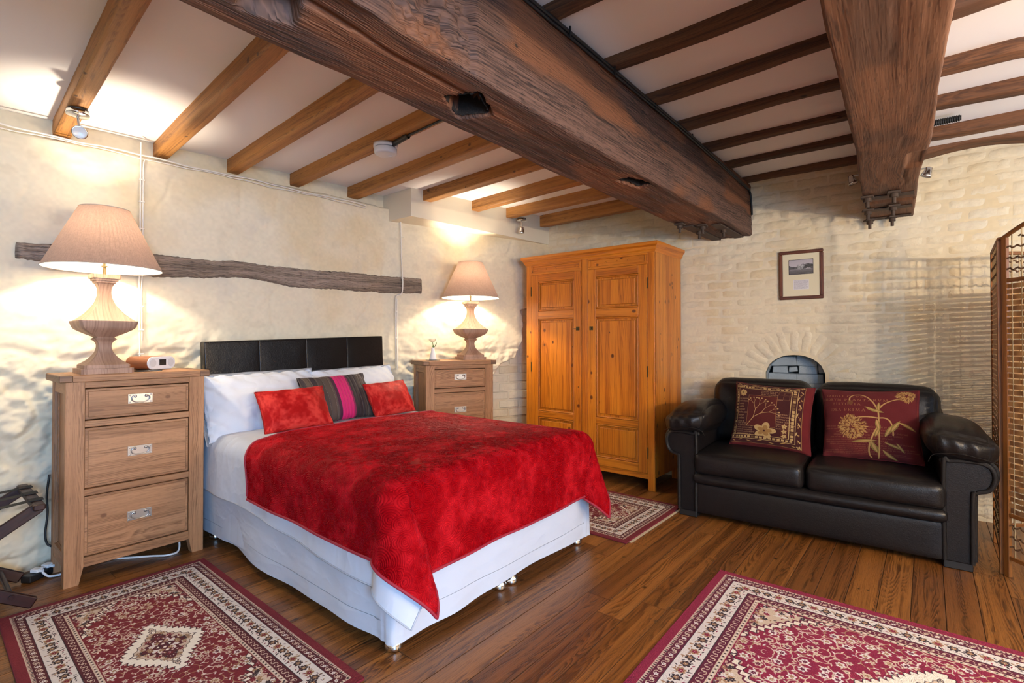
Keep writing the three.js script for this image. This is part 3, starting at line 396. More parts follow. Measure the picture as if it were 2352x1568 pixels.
function chest(label, pos, turn) { // origin on the floor, middle of the front line of the top
  const t = thing('bedside_chest', label, 'chest', pos, turn), W = 0.66, D = 0.345, zf = -0.018, bw = 0.605;
  // top: long board between two darker end blocks
  put('top', cbox(W - 0.10, 0.036, D, 0, 1.012, -D / 2, 0.004), M.oak, t);
  for (const s of [-1, 1]) put('top_end', cbox(0.052, 0.036, D, s * (W / 2 - 0.026), 1.012, -D / 2, 0.005, 'z'), M.oakDark, t);
  // front legs taper below the apron, so do the rear ones
  const leg = (sx, zc) => { const s = new THREE.Shape(), w = 0.072, o = sx * (bw / 2), i = sx * (bw / 2 - w); s.moveTo(o, 0.994); s.lineTo(i, 0.994); s.lineTo(i, 0.085); s.lineTo(sx * (bw / 2 - w + 0.018), 0); s.lineTo(o, 0); s.closePath(); const g = new THREE.ExtrudeGeometry(s, { depth: 0.05, bevelEnabled: true, bevelSize: 0.0015, bevelThickness: 0.0015, bevelSegments: 1 }); g.translate(0, 0, zc); return grain(g, 'y'); };
  for (const sx of [-1, 1]) { put('leg', leg(sx, zf - 0.05), M.oak, t); put('leg', leg(sx, -D + 0.012), M.oak, t); }
  // side frames with a sunk panel
  for (const sx of [-1, 1]) {
    const s = put('side', cbox(0.012, 0.80, D - 0.10, sx * (bw / 2 - 0.024), 0.545, -D / 2 - 0.01, 0.001, 'y'), M.oak, t);
    put('side_rail', cbox(0.02, 0.06, D - 0.1, sx * (bw / 2 - 0.012), 0.964, -D / 2 - 0.01, 0.002, 'z'), M.oak, s); put('side_rail', cbox(0.02, 0.07, D - 0.1, sx * (bw / 2 - 0.012), 0.12, -D / 2 - 0.01, 0.002, 'z'), M.oak, s);
    put('panel_bead', merge([cbox(0.0078, 0.768, 0.010, sx * (bw / 2 - 0.016), 0.545, -0.075, 0.003, 'y'), cbox(0.0078, 0.768, 0.010, sx * (bw / 2 - 0.016), 0.545, -D + 0.067, 0.003, 'y'), cbox(0.008, 0.010, D - 0.13, sx * (bw / 2 - 0.016), 0.935, -D / 2 - 0.01, 0.003, 'z'), cbox(0.008, 0.010, D - 0.13, sx * (bw / 2 - 0.016), 0.155, -D / 2 - 0.01, 0.003, 'z')]), M.oak, s);
  }
  const iw = bw - 0.144; // rails between the drawers
  for (const [y0, y1] of [[0.962, 0.994], [0.767, 0.801], [0.428, 0.462], [0.078, 0.126]]) put('rail', cbox(iw, y1 - y0, 0.026, 0, (y0 + y1) / 2, zf - 0.013, 0.003), M.oak, t);
  put('back', cbox(bw - 0.05, 0.88, 0.01, 0, 0.53, -D + 0.012, 0.001, 'y'), M.oak, t);
  for (const [y0, y1] of [[0.803, 0.960], [0.464, 0.765], [0.128, 0.426]]) {
    const d = put('drawer', cbox(iw - 0.005, y1 - y0 - 0.004, 0.02, 0, (y0 + y1) / 2, zf - 0.016, 0.003), M.oak, t);
    put('drawer_panel', cbox(iw - 0.030, y1 - y0 - 0.028, 0.006, 0, (y0 + y1) / 2, zf - 0.0052, 0.0028), M.oak, d);
    handle(d, (y0 + y1) / 2 + (y1 - y0 < 0.2 ? 0.012 : 0.006), zf - 0.0005);
  }
  return t;
}
const chestL = chest('oak three-drawer bedside chest under the lamp with the clock radio', [0.824, 0, 0.392], 0);
const NSR = { x: 3.004, z: 0.583, a: -22.4 * PI / 180 };
const chestR = chest('oak three-drawer bedside chest in the corner beside the wardrobe', [NSR.x, 0, NSR.z], NSR.a);

// ================================================================ TABLE LAMPS
// square turned baluster: every height has a square with blunted corners
function baluster(prof) {
  const P = [], UV = [], I = [], q = (r) => { const c = r * 0.10; return [[r, r - c], [r - c, r], [-(r - c), r], [-r, r - c], [-r, -(r - c)], [-(r - c), -r], [r - c, -r], [r, -(r - c)]]; };
  const faces = 8; let acc = 0;
  for (let f = 0; f < faces; f++) { acc = 0; for (let i = 0; i < prof.length - 1; i++) { const [r0, y0] = prof[i], [r1, y1] = prof[i + 1], A = q(r0)[f], B = q(r0)[(f + 1) % 8], C = q(r1)[(f + 1) % 8], D = q(r1)[f], k = P.length / 3, L = Math.hypot(r1 - r0, y1 - y0); P.push(A[0], y0, A[1], B[0], y0, B[1], C[0], y1, C[1], D[0], y1, D[1]); UV.push(acc + f * 0.3, 0.3 - r0, acc + f * 0.3, 0.3 + r0, acc + L + f * 0.3, 0.3 + r1, acc + L + f * 0.3, 0.3 - r1); I.push(k, k + 2, k + 1, k, k + 3, k + 2); acc += L; } }
  const top = prof.at(-1), k = P.length / 3; P.push(0, top[1], 0); UV.push(0, 0); q(top[0]).forEach(p => { P.push(p[0], top[1], p[1]); UV.push(p[0], p[1]); }); for (let i = 0; i < 8; i++) I.push(k, k + 1 + (i + 1) % 8, k + 1 + i);
  const g = new THREE.BufferGeometry(); g.setAttribute('position', new THREE.Float32BufferAttribute(P, 3)); g.setAttribute('uv', new THREE.Float32BufferAttribute(UV, 2)); g.setIndex(I); const n = g.toNonIndexed(); n.computeVertexNormals();
  // smooth along the curve but keep the corners crisp
  const pos = n.attributes.position, nr = n.attributes.normal, map = new Map(); for (let i = 0; i < pos.count; i += 3) { const fx = nr.getX(i), fz = nr.getZ(i), face = Math.abs(nr.getY(i)) > 0.985 ? 't' : Math.round(Math.atan2(fz, fx) / (PI / 4)); for (let j = i; j < i + 3; j++) { const key = face + [pos.getX(j), pos.getY(j), pos.getZ(j)].map(v => v.toFixed(4)).join(); const a = map.get(key) || [0, 0, 0, []]; const d = a[3].length ? (a[0] * nr.getX(j) + a[1] * nr.getY(j) + a[2] * nr.getZ(j)) / Math.hypot(a[0], a[1], a[2]) : 1; if (d > 0.75) { a[0] += nr.getX(j); a[1] += nr.getY(j); a[2] += nr.getZ(j); a[3].push(j); map.set(key, a); } } }
  for (const a of map.values()) { const L = Math.hypot(a[0], a[1], a[2]); for (const j of a[3]) nr.setXYZ(j, a[0] / L, a[1] / L, a[2] / L); }
  return n;
}
const curve = (pts, n) => { const c = new THREE.CatmullRomCurve3(pts.map(([r, y]) => new THREE.Vector3(r, y, 0)), false, 'catmullrom', 0.5), o = []; for (let i = 0; i <= n; i++) { const p = c.getPoint(i / n); o.push([p.x, p.y]); } return o; };
const lampProf = [[0.108, 0], [0.108, 0.026], [0.094, 0.027], [0.094, 0.044], ...curve([[0.088, 0.048], [0.062, 0.068], [0.036, 0.105], [0.028, 0.140], [0.034, 0.163], [0.048, 0.176]], 20), [0.038, 0.186], ...curve([[0.040, 0.188], [0.075, 0.207], [0.110, 0.232], [0.1215, 0.262]], 14), [0.1215, 0.270], ...curve([[0.112, 0.271], [0.072, 0.310], [0.040, 0.360], [0.027, 0.405], [0.027, 0.440], [0.036, 0.466]], 24), [0.043, 0.470], [0.043, 0.479], [0.050, 0.480], [0.050, 0.490], [0.058, 0.491], [0.060, 0.511]];
const lampGeo = baluster(lampProf);
const M_shadeOut = new THREE.MeshPhysicalMaterial({ map: linenMap, bumpMap: clothBump, bumpScale: 0.0006, roughness: 1, transmission: 0.30, thickness: 0 });
const M_shadeIn = std(lin(0.86, 0.83, 0.77), 1, { transmission: 0.22, thickness: 0 });
const M_bulb = std(lin(1, 1, 1), 0.4, { emissive: lin(1, 0.82, 0.58), emissiveIntensity: 9 });
function tableLamp(label, pos, turn) {
  const t = thing('table_lamp', label, 'lamp', pos, turn, undefined);
  put('lamp_base', lampGeo, M.lampWood, t);
  put('stem', merge([new THREE.CylinderGeometry(0.008, 0.008, 0.05, 12).translate(0, 0.535, 0), new THREE.CylinderGeometry(0.014, 0.014, 0.006, 12).translate(0, 0.558, 0), new THREE.CylinderGeometry(0.006, 0.006, 0.1, 12).translate(0, 0.60, 0), new THREE.CylinderGeometry(0.018, 0.020, 0.05, 16).translate(0, 0.650, 0)].map(g => grain(g))), M.brass, t);
  const y0 = 0.545, y1 = 0.858, r0 = 0.2525, r1 = 0.108;
  const s = put('lamp_shade', lathe([[r0, y0], [r1, y1]], 64), M_shadeOut, t); { const uv = s.geometry.attributes.uv; for (let i = 0; i < uv.count; i++) uv.setXY(i, uv.getX(i) * 1.2, uv.getY(i) * 0.34); }
  put('lining', lathe([[r0 - 0.002, y0 + 0.0005], [r1 - 0.002, y1 - 0.0005]], 64), M_shadeIn, s);
  put('shade_trim', merge([new THREE.TorusGeometry(r0 - 0.001, 0.0022, 6, 64).rotateX(PI / 2).translate(0, y0, 0), new THREE.TorusGeometry(r1 - 0.001, 0.0022, 6, 48).rotateX(PI / 2).translate(0, y1, 0)]), std(lin(0.50, 0.42, 0.34), 1), s);
  put('shade_ring', merge([0, 1, 2].map(k => rod([0, 0.690, 0], [Math.cos(k * TAU / 3) * r1 * 0.98, y1 - 0.006, Math.sin(k * TAU / 3) * r1 * 0.98], 0.0018, 6))), M.brass, s);
  const b = put('light_bulb', new THREE.SphereGeometry(0.028, 20, 14).scale(1, 1.2, 1).translate(0, 0.712, 0), M_bulb, t); b.castShadow = false;
  const l = new THREE.PointLight(WARM, LAMP_POWER, 0, 2); l.name = 'bulb_light'; l.position.set(0, 0.712, 0); l.castShadow = true; l.shadow.radius = 1.5; t.add(l);
  return t;
}
const lampL = tableLamp('wooden baluster table lamp with linen shade beside the clock radio', [0.690, 1.03, 0.262], 0);
const lampR = tableLamp('wooden baluster table lamp with linen shade beside the white vase', [3.225, 1.03, 0.475], NSR.a);

// ================================================================ WARDROBE
{
  const t = thing('wardrobe', 'honey pine double-door wardrobe with panelled doors and cornice', 'wardrobe', [3.815, 0, 1.288], -PI / 2), W = 1.286, D = 0.545, h = W / 2; // local z = 0 is the front plane
  const side = (s) => { const n = 5, l = []; for (let i = 0; i < n; i++) l.push(i); const p = put('side', cbox(0.02, 1.80, D - 0.01, s * (h - 0.010), 1.008, -D / 2, 0.002, 'y'), M.pineSide, t); const w = (D - 0.01) / n; l.forEach(i => put('board', cbox(0.006, 1.80, w - 0.0015, s * (h + 0.001), 1.008, -0.008 - w * (i + 0.5), 0.001, 'y'), M.pineSide, p)); };
  side(-1); side(1);
  for (const [x, w] of [[-h + 0.031, 0.062], [0, 0.062], [h - 0.031, 0.062]]) put('post', cbox(w, x ? 1.908 : 1.78, 0.024, x, x ? 0.954 : 1.018, -0.011, 0.004, 'y'), M.pine, t);
  for (const s of [-1, 1]) put('foot', cbox(0.06, 0.11, 0.06, s * (h - 0.03), 0.055, -D + 0.03, 0.003, 'y'), M.pine, t);
  put('bottom_rail', cbox(W - 0.12, 0.046, 0.022, 0, 0.114, -0.013, 0.003), M.pine, t);
  put('back', cbox(W - 0.03, 1.80, 0.012, 0, 1.0, -D + 0.008, 0.001, 'y'), M.pine, t); put('floor_board', cbox(W - 0.04, 0.02, D - 0.03, 0, 0.11, -D / 2, 0.001), M.pine, t); put('roof_board', cbox(W - 0.02, 0.02, D - 0.02, 0, 1.90, -D / 2, 0.001), M.pine, t);
  // frieze with dowel heads
  for (const s of [-1, 1]) {
    const f = put('frieze', cbox(0.56, 0.094, 0.016, s * 0.310, 1.861, -0.014, 0.002), M.pine, t); put('frieze_frame', merge([cbox(0.55, 0.018, 0.016, s * 0.31, 1.899, -0.004, 0.003), cbox(0.55, 0.022, 0.016, s * 0.31, 1.824, -0.004, 0.003), cbox(0.022, 0.055, 0.0155, s * 0.31 - 0.262, 1.8625, -0.004, 0.003, 'y'), cbox(0.022, 0.055, 0.0155, s * 0.31 + 0.262, 1.8625, -0.004, 0.003, 'y')]), M.pine, f);
    for (let k = -2; k <= 2; k++) put('dowel', new THREE.SphereGeometry(0.0085, 12, 8).scale(1, 1, 0.45).translate(s * 0.31 + k * 0.105, 1.862, -0.005), M.pine, f);
  }
  // doors
  for (const s of [-1, 1]) {
    const cx = s * 0.307, dw = 0.548, d = put('door', cbox(dw - 0.02, 1.66, 0.008, cx, 0.975, -0.018, 0.001, 'y'), M.pine, t), st = 0.078;
    for (const e of [-1, 1]) put('stile', cbox(st, 1.676, 0.022, cx + e * (dw / 2 - st / 2), 0.975, -0.008, 0.003, 'y'), M.pine, d);
    for (const [y0, y1] of [[1.745, 1.813], [1.398, 1.471], [0.489, 0.543], [0.137, 0.206]]) put('rail', cbox(dw - 2 * st, y1 - y0, 0.022, cx, (y0 + y1) / 2, -0.008, 0.003), M.pine, d);
    for (const [y0, y1] of [[1.471, 1.745], [0.543, 1.398], [0.206, 0.489]]) { // raised panel and its bolection moulding
      const pw = dw - 2 * st, ph = y1 - y0, cy = (y0 + y1) / 2; put('panel', cbox(pw - 0.062, ph - 0.062, 0.012, cx, cy, -0.010, 0.008, 'y'), M.pine, d);
      put('moulding', merge([cbox(pw, 0.014, 0.014, cx, y1 - 0.007, -0.005, 0.006), cbox(pw, 0.014, 0.014, cx, y0 + 0.007, -0.005, 0.006), cbox(0.014, ph - 0.027, 0.0136, cx - pw / 2 + 0.0072, cy, -0.0052, 0.006, 'y'), cbox(0.014, ph - 0.027, 0.0136, cx + pw / 2 - 0.0072, cy, -0.0052, 0.006, 'y')]), M.pine, d);
    }
    const ex = -s * 0.068 + 0; put('escutcheon', merge([cbox(0.034, 0.034, 0.004, s * 0.068, 1.304, 0.005, 0.001), new THREE.CylinderGeometry(0.006, 0.006, 0.01, 10).rotateX(PI / 2).translate(s * 0.068, 1.304, 0.008)].map(g => grain(g))), M.brass, d);
    if (s < 0) put('key', merge([new THREE.CylinderGeometry(0.003, 0.003, 0.02, 8).rotateX(PI / 2).translate(-0.068, 1.302, 0.016), cbox(0.030, 0.004, 0.003, -0.082, 1.304, 0.026, 0.001)].map(g => grain(g))), M.brass, d);
    for (const y of [0.30, 0.95, 1.66]) put('hinge', cbox(0.007, 0.09, 0.008, s * 0.583, y, 0.003, 0.001), M.brass, d);
  }
  // cornice: moulded profile mitred round three sides
  const prof = [[0, 0], [0.006, 0], [0.010, 0.012], [0.018, 0.020], [0.024, 0.040], [0.036, 0.052], [0.040, 0.058], [0.040, 0.079], [0, 0.079]], P = [], I = [], path = [[-h, -D], [-h, 0], [h, 0], [h, -D]], dir = [[-1, 0], [-1, 1], [1, 1], [1, 0]];
  const cg = []; for (let k = 0; k < 3; k++) for (let i = 0; i < prof.length - 1; i++) { const v = (j, q) => [path[j][0] + dir[j][0] * q[0], 1.906 + q[1], path[j][1] + dir[j][1] * q[0]]; const A = v(k, prof[i]), B = v(k + 1, prof[i]), C = v(k + 1, prof[i + 1]), E = v(k, prof[i + 1]); const g = new THREE.BufferGeometry(); g.setAttribute('position', new THREE.Float32BufferAttribute([...A, ...B, ...C, ...A, ...C, ...E], 3)); g.computeVertexNormals(); cg.push(grain(g, k === 1 ? 'x' : 'z', 0.3, 0.1)); }
  put('cornice', merge(cg), M.pine, t);
}
// ================================================================ PICTURE
{
  const t = thing('framed_picture', 'small framed black and white landscape photograph with caption on brick wall', 'picture', [0, 0, 0]); const c = [4.4855, 1.711, 2.843]; t.position.set(c[0] - 0.016, c[1], c[2]); t.rotation.y = -PI / 2 + RW_A; t.rotation.z = 0.006;
  const w = 0.302, h = 0.382, b = 0.026;
  for (const s of [-1, 1]) { put('frame_rail', cbox(w, b, 0.02, 0, s * (h / 2 - b / 2), 0, 0.006), M.mahog, t); put('frame_stile', cbox(b, h - 2 * b + 0.004, 0.02, s * (w / 2 - b / 2), 0, 0, 0.006, 'y'), M.mahog, t); }
  put('mount', cbox(w - 2 * b + 0.004, h - 2 * b + 0.004, 0.004, 0, 0, -0.002, 0.0005), std(lin(0.70, 0.64, 0.46), 0.9), t);
  const tex = canvasTex(512, 352, (x, W, H) => { x.fillStyle = '#2c2a2c'; x.fillRect(0, 0, W, H); x.save(); x.beginPath(); x.roundRect(10, 10, W - 20, H - 20, 24); x.clip(); const g = x.createLinearGradient(0, 0, 0, 200); g.addColorStop(0, '#a9a4ae'); g.addColorStop(1, '#bdb8bf'); x.fillStyle = g; x.fillRect(0, 0, W, H); const q = rng(5);
    for (let k = 0; k < 260; k++) { const X = q() * W, base = 150 + 30 * Math.sin(X / 90) + 18 * q(), v = 45 + q() * 60; x.fillStyle = `rgb(${v},${v},${v + 2})`; x.beginPath(); x.ellipse(X, base + q() * 60, 14 + q() * 26, 10 + q() * 18, 0, 0, TAU); x.fill(); }
    for (let k = 0; k < 50; k++) { const v = 120 + q() * 70; x.fillStyle = `rgb(${v},${v},${v})`; x.fillRect(170 + q() * 140, 120 + q() * 90, 8 + q() * 22, 10 + q() * 26); } for (let k = 0; k < 7; k++) { x.fillStyle = '#5a585c'; x.fillRect(270 + k * 18, 100 + q() * 20, 10, 34); }
    const g2 = x.createLinearGradient(0, 210, 0, H); g2.addColorStop(0, '#77747a'); g2.addColorStop(1, '#4b494d'); x.fillStyle = g2; x.fillRect(0, 225, W, H); for (let k = 0; k < 120; k++) { const v = 70 + q() * 70; x.fillStyle = `rgba(${v},${v},${v},.5)`; x.fillRect(q() * W, 225 + q() * 120, 30 + q() * 90, 2 + q() * 4); } x.fillStyle = '#b5b1b6'; x.fillRect(20, 236, 240, 5); x.restore(); });
  put('photograph', new THREE.PlaneGeometry(0.168, 0.116).translate(0.0, 0.062, 0.0008), new THREE.MeshStandardMaterial({ map: tex, roughness: 0.7 }), t);
  const cap = canvasTex(256, 192, (x, W, H) => { x.fillStyle = '#d9d6da'; x.fillRect(0, 0, W, H); const q = rng(8); x.fillStyle = '#7d7a88'; for (let l = 0; l < 15; l++) { let X = 12; while (X < W - 30) { const w = 6 + q() * 22; x.fillRect(X, 12 + l * 11.6, Math.min(w, W - 16 - X), 4); X += w + 5; } } });
  put('caption', new THREE.PlaneGeometry(0.106, 0.076).translate(0.0, -0.076, 0.0008), new THREE.MeshStandardMaterial({ map: cap, roughness: 0.8 }), t);
  put('glass', new THREE.PlaneGeometry(w - 2 * b, h - 2 * b).translate(0, 0, 0.004), M.glass, t);
}
// ================================================================ BED
const BED = { xl: 1.155, xr: 2.645, zf: 2.075, top: 0.645 };
{
  const t = thing('divan_bed', 'double divan bed with black leather headboard, white valance and chrome feet', 'bed', [1.9, 0, 0]);
  const cx = 1.9, w = 1.44;
  put('base', cbox(w, 0.27, 1.92, 0, 0.205, 1.06, 0.02), M.white, t);
  put('mattress', soft(1.47, 0.27, 1.94, 0.05, [0, 0.012, 0], 8).translate(0, 0.475, 1.07), M.white, t);
  for (const [x, z] of [[1.241, 1.985], [2.561, 1.985], [1.862, 1.99], [1.945, 1.995], [1.241, 0.25], [2.561, 0.25]]) put('foot', lathe([[0.0, 0.075], [0.016, 0.075], [0.016, 0.052], [0.022, 0.046], [0.034, 0.030], [0.037, 0.016], [0.035, 0.006], [0.030, 0.0], [0, 0]], 28).translate(x - cx, 0, z), M.chrome, t);
  // valance: hanging white skirt with soft pleats, seamed across
  const xl = 1.172 - cx, xr = 2.628 - cx, zf = 2.045, z0 = 0.14, per = (zf - z0) * 2 + (xr - xl);
  const along = s => { const a = zf - z0, b = xr - xl; if (s < a) return [xl, z0 + s, -1, 0]; if (s < a + b) return [xl + s - a, zf, 0, 1]; return [xr, zf - (s - a - b), 1, 0]; };
  const a = zf - z0, b = xr - xl, pleat = (s, y) => { const k = 1 - y / 0.36; let o = 0.006 * Math.sin(s * 17 + 2 * Math.sin(s * 3.1)) * k + 0.010 * (fb3(s * 5, y * 3, 0, 120, 2) - 0.5) * k; if (s < a) o += (0.012 * Math.sin(s * 9) * k - 0.028 * k * smooth(0.7, 0, s / a)) ; const dc = Math.min(Math.abs(s - a), Math.abs(s - a - b)); o += Math.exp(-((dc - 0.02) ** 2) / 0.0012) * 0.020 * (0.5 + 0.5 * Math.sin(dc * 130)) * k; return o; };
  const g = sheet(420, 26, (u, v) => { const s = u * per, y = lerp(0.36, 0.060 + 0.008 * Math.sin(s * 5) + 0.01 * (fb3(s * 3, 0, 0, 121, 2) - 0.5), v); let [x, z, nx, nz] = along(s); const rc = 0.05, p = along(s); let d1 = s - a, d2 = s - a - b; if (Math.abs(d1) < rc) { const q = (d1 + rc) / (2 * rc) * PI / 2; x = xl + rc - rc * Math.cos(q); z = zf - rc + rc * Math.sin(q); nx = -Math.cos(q); nz = Math.sin(q); } if (Math.abs(d2) < rc) { const q = (d2 + rc) / (2 * rc) * PI / 2; x = xr - rc + rc * Math.sin(q); z = zf - rc + rc * Math.cos(q); nx = Math.sin(q); nz = Math.cos(q); } const o = 0.004 + pleat(s, y); return [x + nx * o, y, z + nz * o]; }, (u, v) => [u * per, v * 0.33]);
  const vl = put('valance', g, M.white, t); const seam = []; for (let i = 0; i <= 120; i++) { const s = 0.02 + (per - 0.04) * i / 120, p = along(s), o = 0.0035 + pleat(s, 0.135), rc = 0.05; const dd = Math.min(Math.abs(s - a), Math.abs(s - a - b)); if (dd < 0.055) continue; seam.push([p[0] + p[2] * o, 0.135 + 0.004 * Math.sin(s * 4), p[1] + p[3] * o]); }
  put('valance_seam', tube(seam, 0.0016, 260, 5), M.white, vl);
  // headboard: padded leather in four panels, a little out of level
  const hb = put('headboard', cbox(1.325, 0.585, 0.035, 0, 0, 0, 0.008), M.dark, t); hb.position.set(1.882 - cx, 0.921, 0.078); hb.rotation.z = 0.034;
  const q = 1.325 / 4; for (let i = 0; i < 4; i++) put('leather_panel', soft(q + 0.0015, 0.585, 0.052, 0.006, [0, 0, 0.006], 14, 0.0015, i + 2).translate(-1.325 / 2 + q * (i + 0.5), 0, 0.036), M.leatherHead, hb);
  for (const x of [-0.45, 0.45]) put('strut', cbox(0.06, 0.62, 0.02, x, 0.33, 0.07, 0.002), M.oakDark, t);
}
// cloth draped over the bed: s is world x, u is world z on the flat cloth
function drape(s, u, { xl, xr, zf, top }, Rd, flare, wav, sd, tw = 0) {
  let dx = 0, sx = 0; if (s < xl + Rd) { dx = xl + Rd - s; sx = -1; } else if (s > xr - Rd) { dx = s - (xr - Rd); sx = 1; } const dz = Math.max(0, u - (zf - Rd));
  const r = Math.hypot(dx, dz); let x = s, y = top, z = u;
  if (r > 1e-6) {
    const f = Math.atan2(dz, dx), q = Rd * PI / 2; let hor, drop, hang = 0; if (r < q) { hor = Rd * Math.sin(r / Rd); drop = Rd * (1 - Math.cos(r / Rd)); } else { hang = r - q; hor = Rd; drop = Rd + hang; }
    const al = flare * Math.pow(Math.sin(2 * f), 1.5) * (dz > 0 && dx > 0 ? 1 : 0), q4 = clamp(f / (PI / 2 * 0.62)), turned = PI / 2 * q4 * q4 * (3 - 2 * q4) + 0.95 * Math.pow(Math.sin(2 * Math.max(0, f - PI / 5) * 5 / 6), 2) * (f < PI / 2 ? 1 : 0) * clamp(hang / 0.15), ff = dx > 0 && dz > 0 ? turned : f;
    hor += hang * Math.sin(al); drop = hang > 0 ? Rd + hang * Math.cos(al) : drop;
    const w = wav * hang * (Math.sin((s * sx * 0 + u) * 11 * (dz > 0 ? 0 : 1) + s * 9 * (dx > 0 && dz <= 0 ? 0 : 1) + sd) + 0.4 * Math.sin(u * 19 * (dz > 0 ? 0 : 1) + s * 19 * (dx > 0 && dz <= 0 ? 0 : 1) + sd * 2)) * (dx > 0 && dz > 0 ? Math.abs(Math.cos(2 * f)) : 1); hor += w + hang * 0.05;
    x = (dx > 0 ? (sx < 0 ? xl + Rd : xr - Rd) : s) + sx * hor * Math.cos(ff); z = (dz > 0 ? zf - Rd : u) + hor * Math.sin(ff); y = top - drop;
  }
  const flat = r > 0 ? smooth(0.12, 0, r) : 1; y += flat * (0.012 * (fb3(s * 3, u * 3, 0, sd + 130, 3) - 0.5) + 0.012 * (1 - Math.pow((s - 1.9) / 0.75, 2)));
  return [x, y, z];
}
// white duvet
{
  const s0 = BED.xl - 0.275, s1 = BED.xr + 0.26, u0 = 0.22, u1 = BED.zf + 0.25;
  const f = (u, v) => { const s = lerp(s0, s1, u), z = lerp(u0, u1, v); const low = s < BED.xl ? smooth(0.8, 2.0, z) * 0.06 * (BED.xl - s) / 0.27 : 0; return drape(s - low, z, BED, 0.085, 0.22, 0.022, 8); };
  const g = sheet(150, 140, f, (u, v) => [u * (s1 - s0), v * (u1 - u0)]);
  const d = put('duvet', g, M.white); tag(d, 'white duvet hanging over the sides of the bed under the red throw', 'duvet');
  const hem = []; for (let i = 0; i <= 80; i++) hem.push(f(0, i / 80)); for (let i = 1; i <= 100; i++) hem.push(f(i / 100, 1)); for (let i = 79; i >= 0; i--) hem.push(f(1, i / 80)); put('hem', tube(hem, 0.004, 400, 5), M.white, d);
}
// loose white cover corners hanging at the foot
// red velvet throw quilted with rings
let ringData; const ringBump = (() => { const t = canvasTex(1024, 1024, (x, W, H) => {
  x.fillStyle = '#808080'; x.fillRect(0, 0, W, H); const q = rng(77), D = []; for (let k = 0; k < 420; k++) D.push([q() * W, q() * H, 26 + 74 * Math.pow(q(), 1.6)]); D.sort((a, b) => b[2] - a[2] + (q() - 0.5) * 70);
  for (const [cx, cy, r] of D) for (const ox of [-W, 0, W]) for (const oy of [-H, 0, H]) { const X = cx + ox, Y = cy + oy; if (X < -r || X > W + r || Y < -r || Y > H + r) continue; for (let k = Math.floor(r / 11); k >= 0; k--) { const rad = r * (k + 1) / (Math.floor(r / 11) + 1); const g = x.createRadialGradient(X, Y, Math.max(0, rad - 11), X, Y, rad); g.addColorStop(0, '#3a3a3a'); g.addColorStop(0.35, '#c8c8c8'); g.addColorStop(0.65, '#c8c8c8'); g.addColorStop(1, '#2a2a2a'); x.fillStyle = g; x.beginPath(); x.arc(X, Y, rad, 0, TAU); x.fill(); } }
ringData = x.getImageData(0, 0, W, H).data; }, false); return sz(t, 0.92, 0.92); })();
const ringH = (s, t) => { const X = ((Math.round(s / 0.92 * 1024) % 1024) + 1024) % 1024, Y = 1023 - (((Math.round(t / 0.92 * 1024) % 1024) + 1024) % 1024); return ringData[(Y * 1024 + X) * 4] / 255; };
const velvetMap = sz(dataTex(512, 512, (u, v) => { const a = fbm(u * 7, v * 7, 7, 7, 31, 4), b = fbm(u * 30, v * 30, 30, 30, 32, 2), k = smooth(0.35, 0.72, a * 0.75 + b * 0.25); return mix3([0.53, 0.012, 0.045], [0.70, 0.085, 0.12], k); }, true), 0.9, 0.9);
M.velvet = new THREE.MeshPhysicalMaterial({ map: velvetMap, bumpMap: ringBump, bumpScale: 0.004, roughness: 0.6, specularIntensity: 0.2, specularColor: lin(1, 0.2, 0.25), sheen: 0.4, sheenRoughness: 0.35, sheenColor: lin(0.8, 0.12, 0.16) });
const coralMap = sz(dataTex(512, 512, (u, v) => { const a = fbm(u * 9, v * 9, 9, 9, 33, 4), b = fbm(u * 40, v * 40, 40, 40, 34, 2); return mix3([0.60, 0.06, 0.07], [0.80, 0.24, 0.21], smooth(0.34, 0.70, a * 0.7 + b * 0.3)); }, true), 0.5, 0.5);
M.velvetPlain = new THREE.MeshPhysicalMaterial({ map: coralMap, bumpMap: wrinkleBump, bumpScale: 0.014, roughness: 0.6, specularIntensity: 0.5, specularColor: lin(1, 0.35, 0.3), sheen: 1, sheenRoughness: 0.4, sheenColor: lin(1, 0.26, 0.2) });
M.redHem = std(lin(0.30, 0.012, 0.03), 0.7, { sheen: 1, sheenColor: lin(0.8, 0.1, 0.15), sheenRoughness: 0.5 });
{
  const B2 = { xl: BED.xl - 0.014, xr: BED.xr + 0.014, zf: BED.zf + 0.016, top: BED.top + 0.016 };
  const f = (u, v) => { // a rectangle lying a little askew
    const z00 = 0.93, z10 = 0.70; const zc = lerp(z00, z10, smooth(0, 0.35, u)); const s = lerp(B2.xl - 0.225 - 0.025 * v, B2.xr + 0.20 + 0.06 * v, u), z = lerp(zc, B2.zf + 0.295 + 0.03 * (1 - u), v); return drape(s, z, B2, 0.095, 0.26, 0.022, 8); };
  const g = sheet(440, 390, f, (u, v) => [u * 2.0, v * 1.72]); { const p = g.attributes.position, n = g.attributes.normal, uv = g.attributes.uv; for (let i = 0; i < p.count; i++) { const h = 0.0075 * (ringH(uv.getX(i), uv.getY(i)) - 0.5); p.setXYZ(i, p.getX(i) - n.getX(i) * h, p.getY(i) - n.getY(i) * h, p.getZ(i) - n.getZ(i) * h); } g.index.array.reverse(); g.computeVertexNormals(); }
  const t = put('throw', g, M.velvet); tag(t, 'red velvet throw quilted with rings, spread over the bed', 'throw');
  const hem = []; for (let i = 0; i <= 110; i++) hem.push(f(0, i / 110)); for (let i = 1; i <= 130; i++) hem.push(f(i / 130, 1)); for (let i = 109; i >= 0; i--) hem.push(f(1, i / 110)); for (let i = 129; i > 0; i--) hem.push(f(i / 130, 0)); put('hem', tube(hem, 0.0065, 900, 6), M.redHem, t);
}
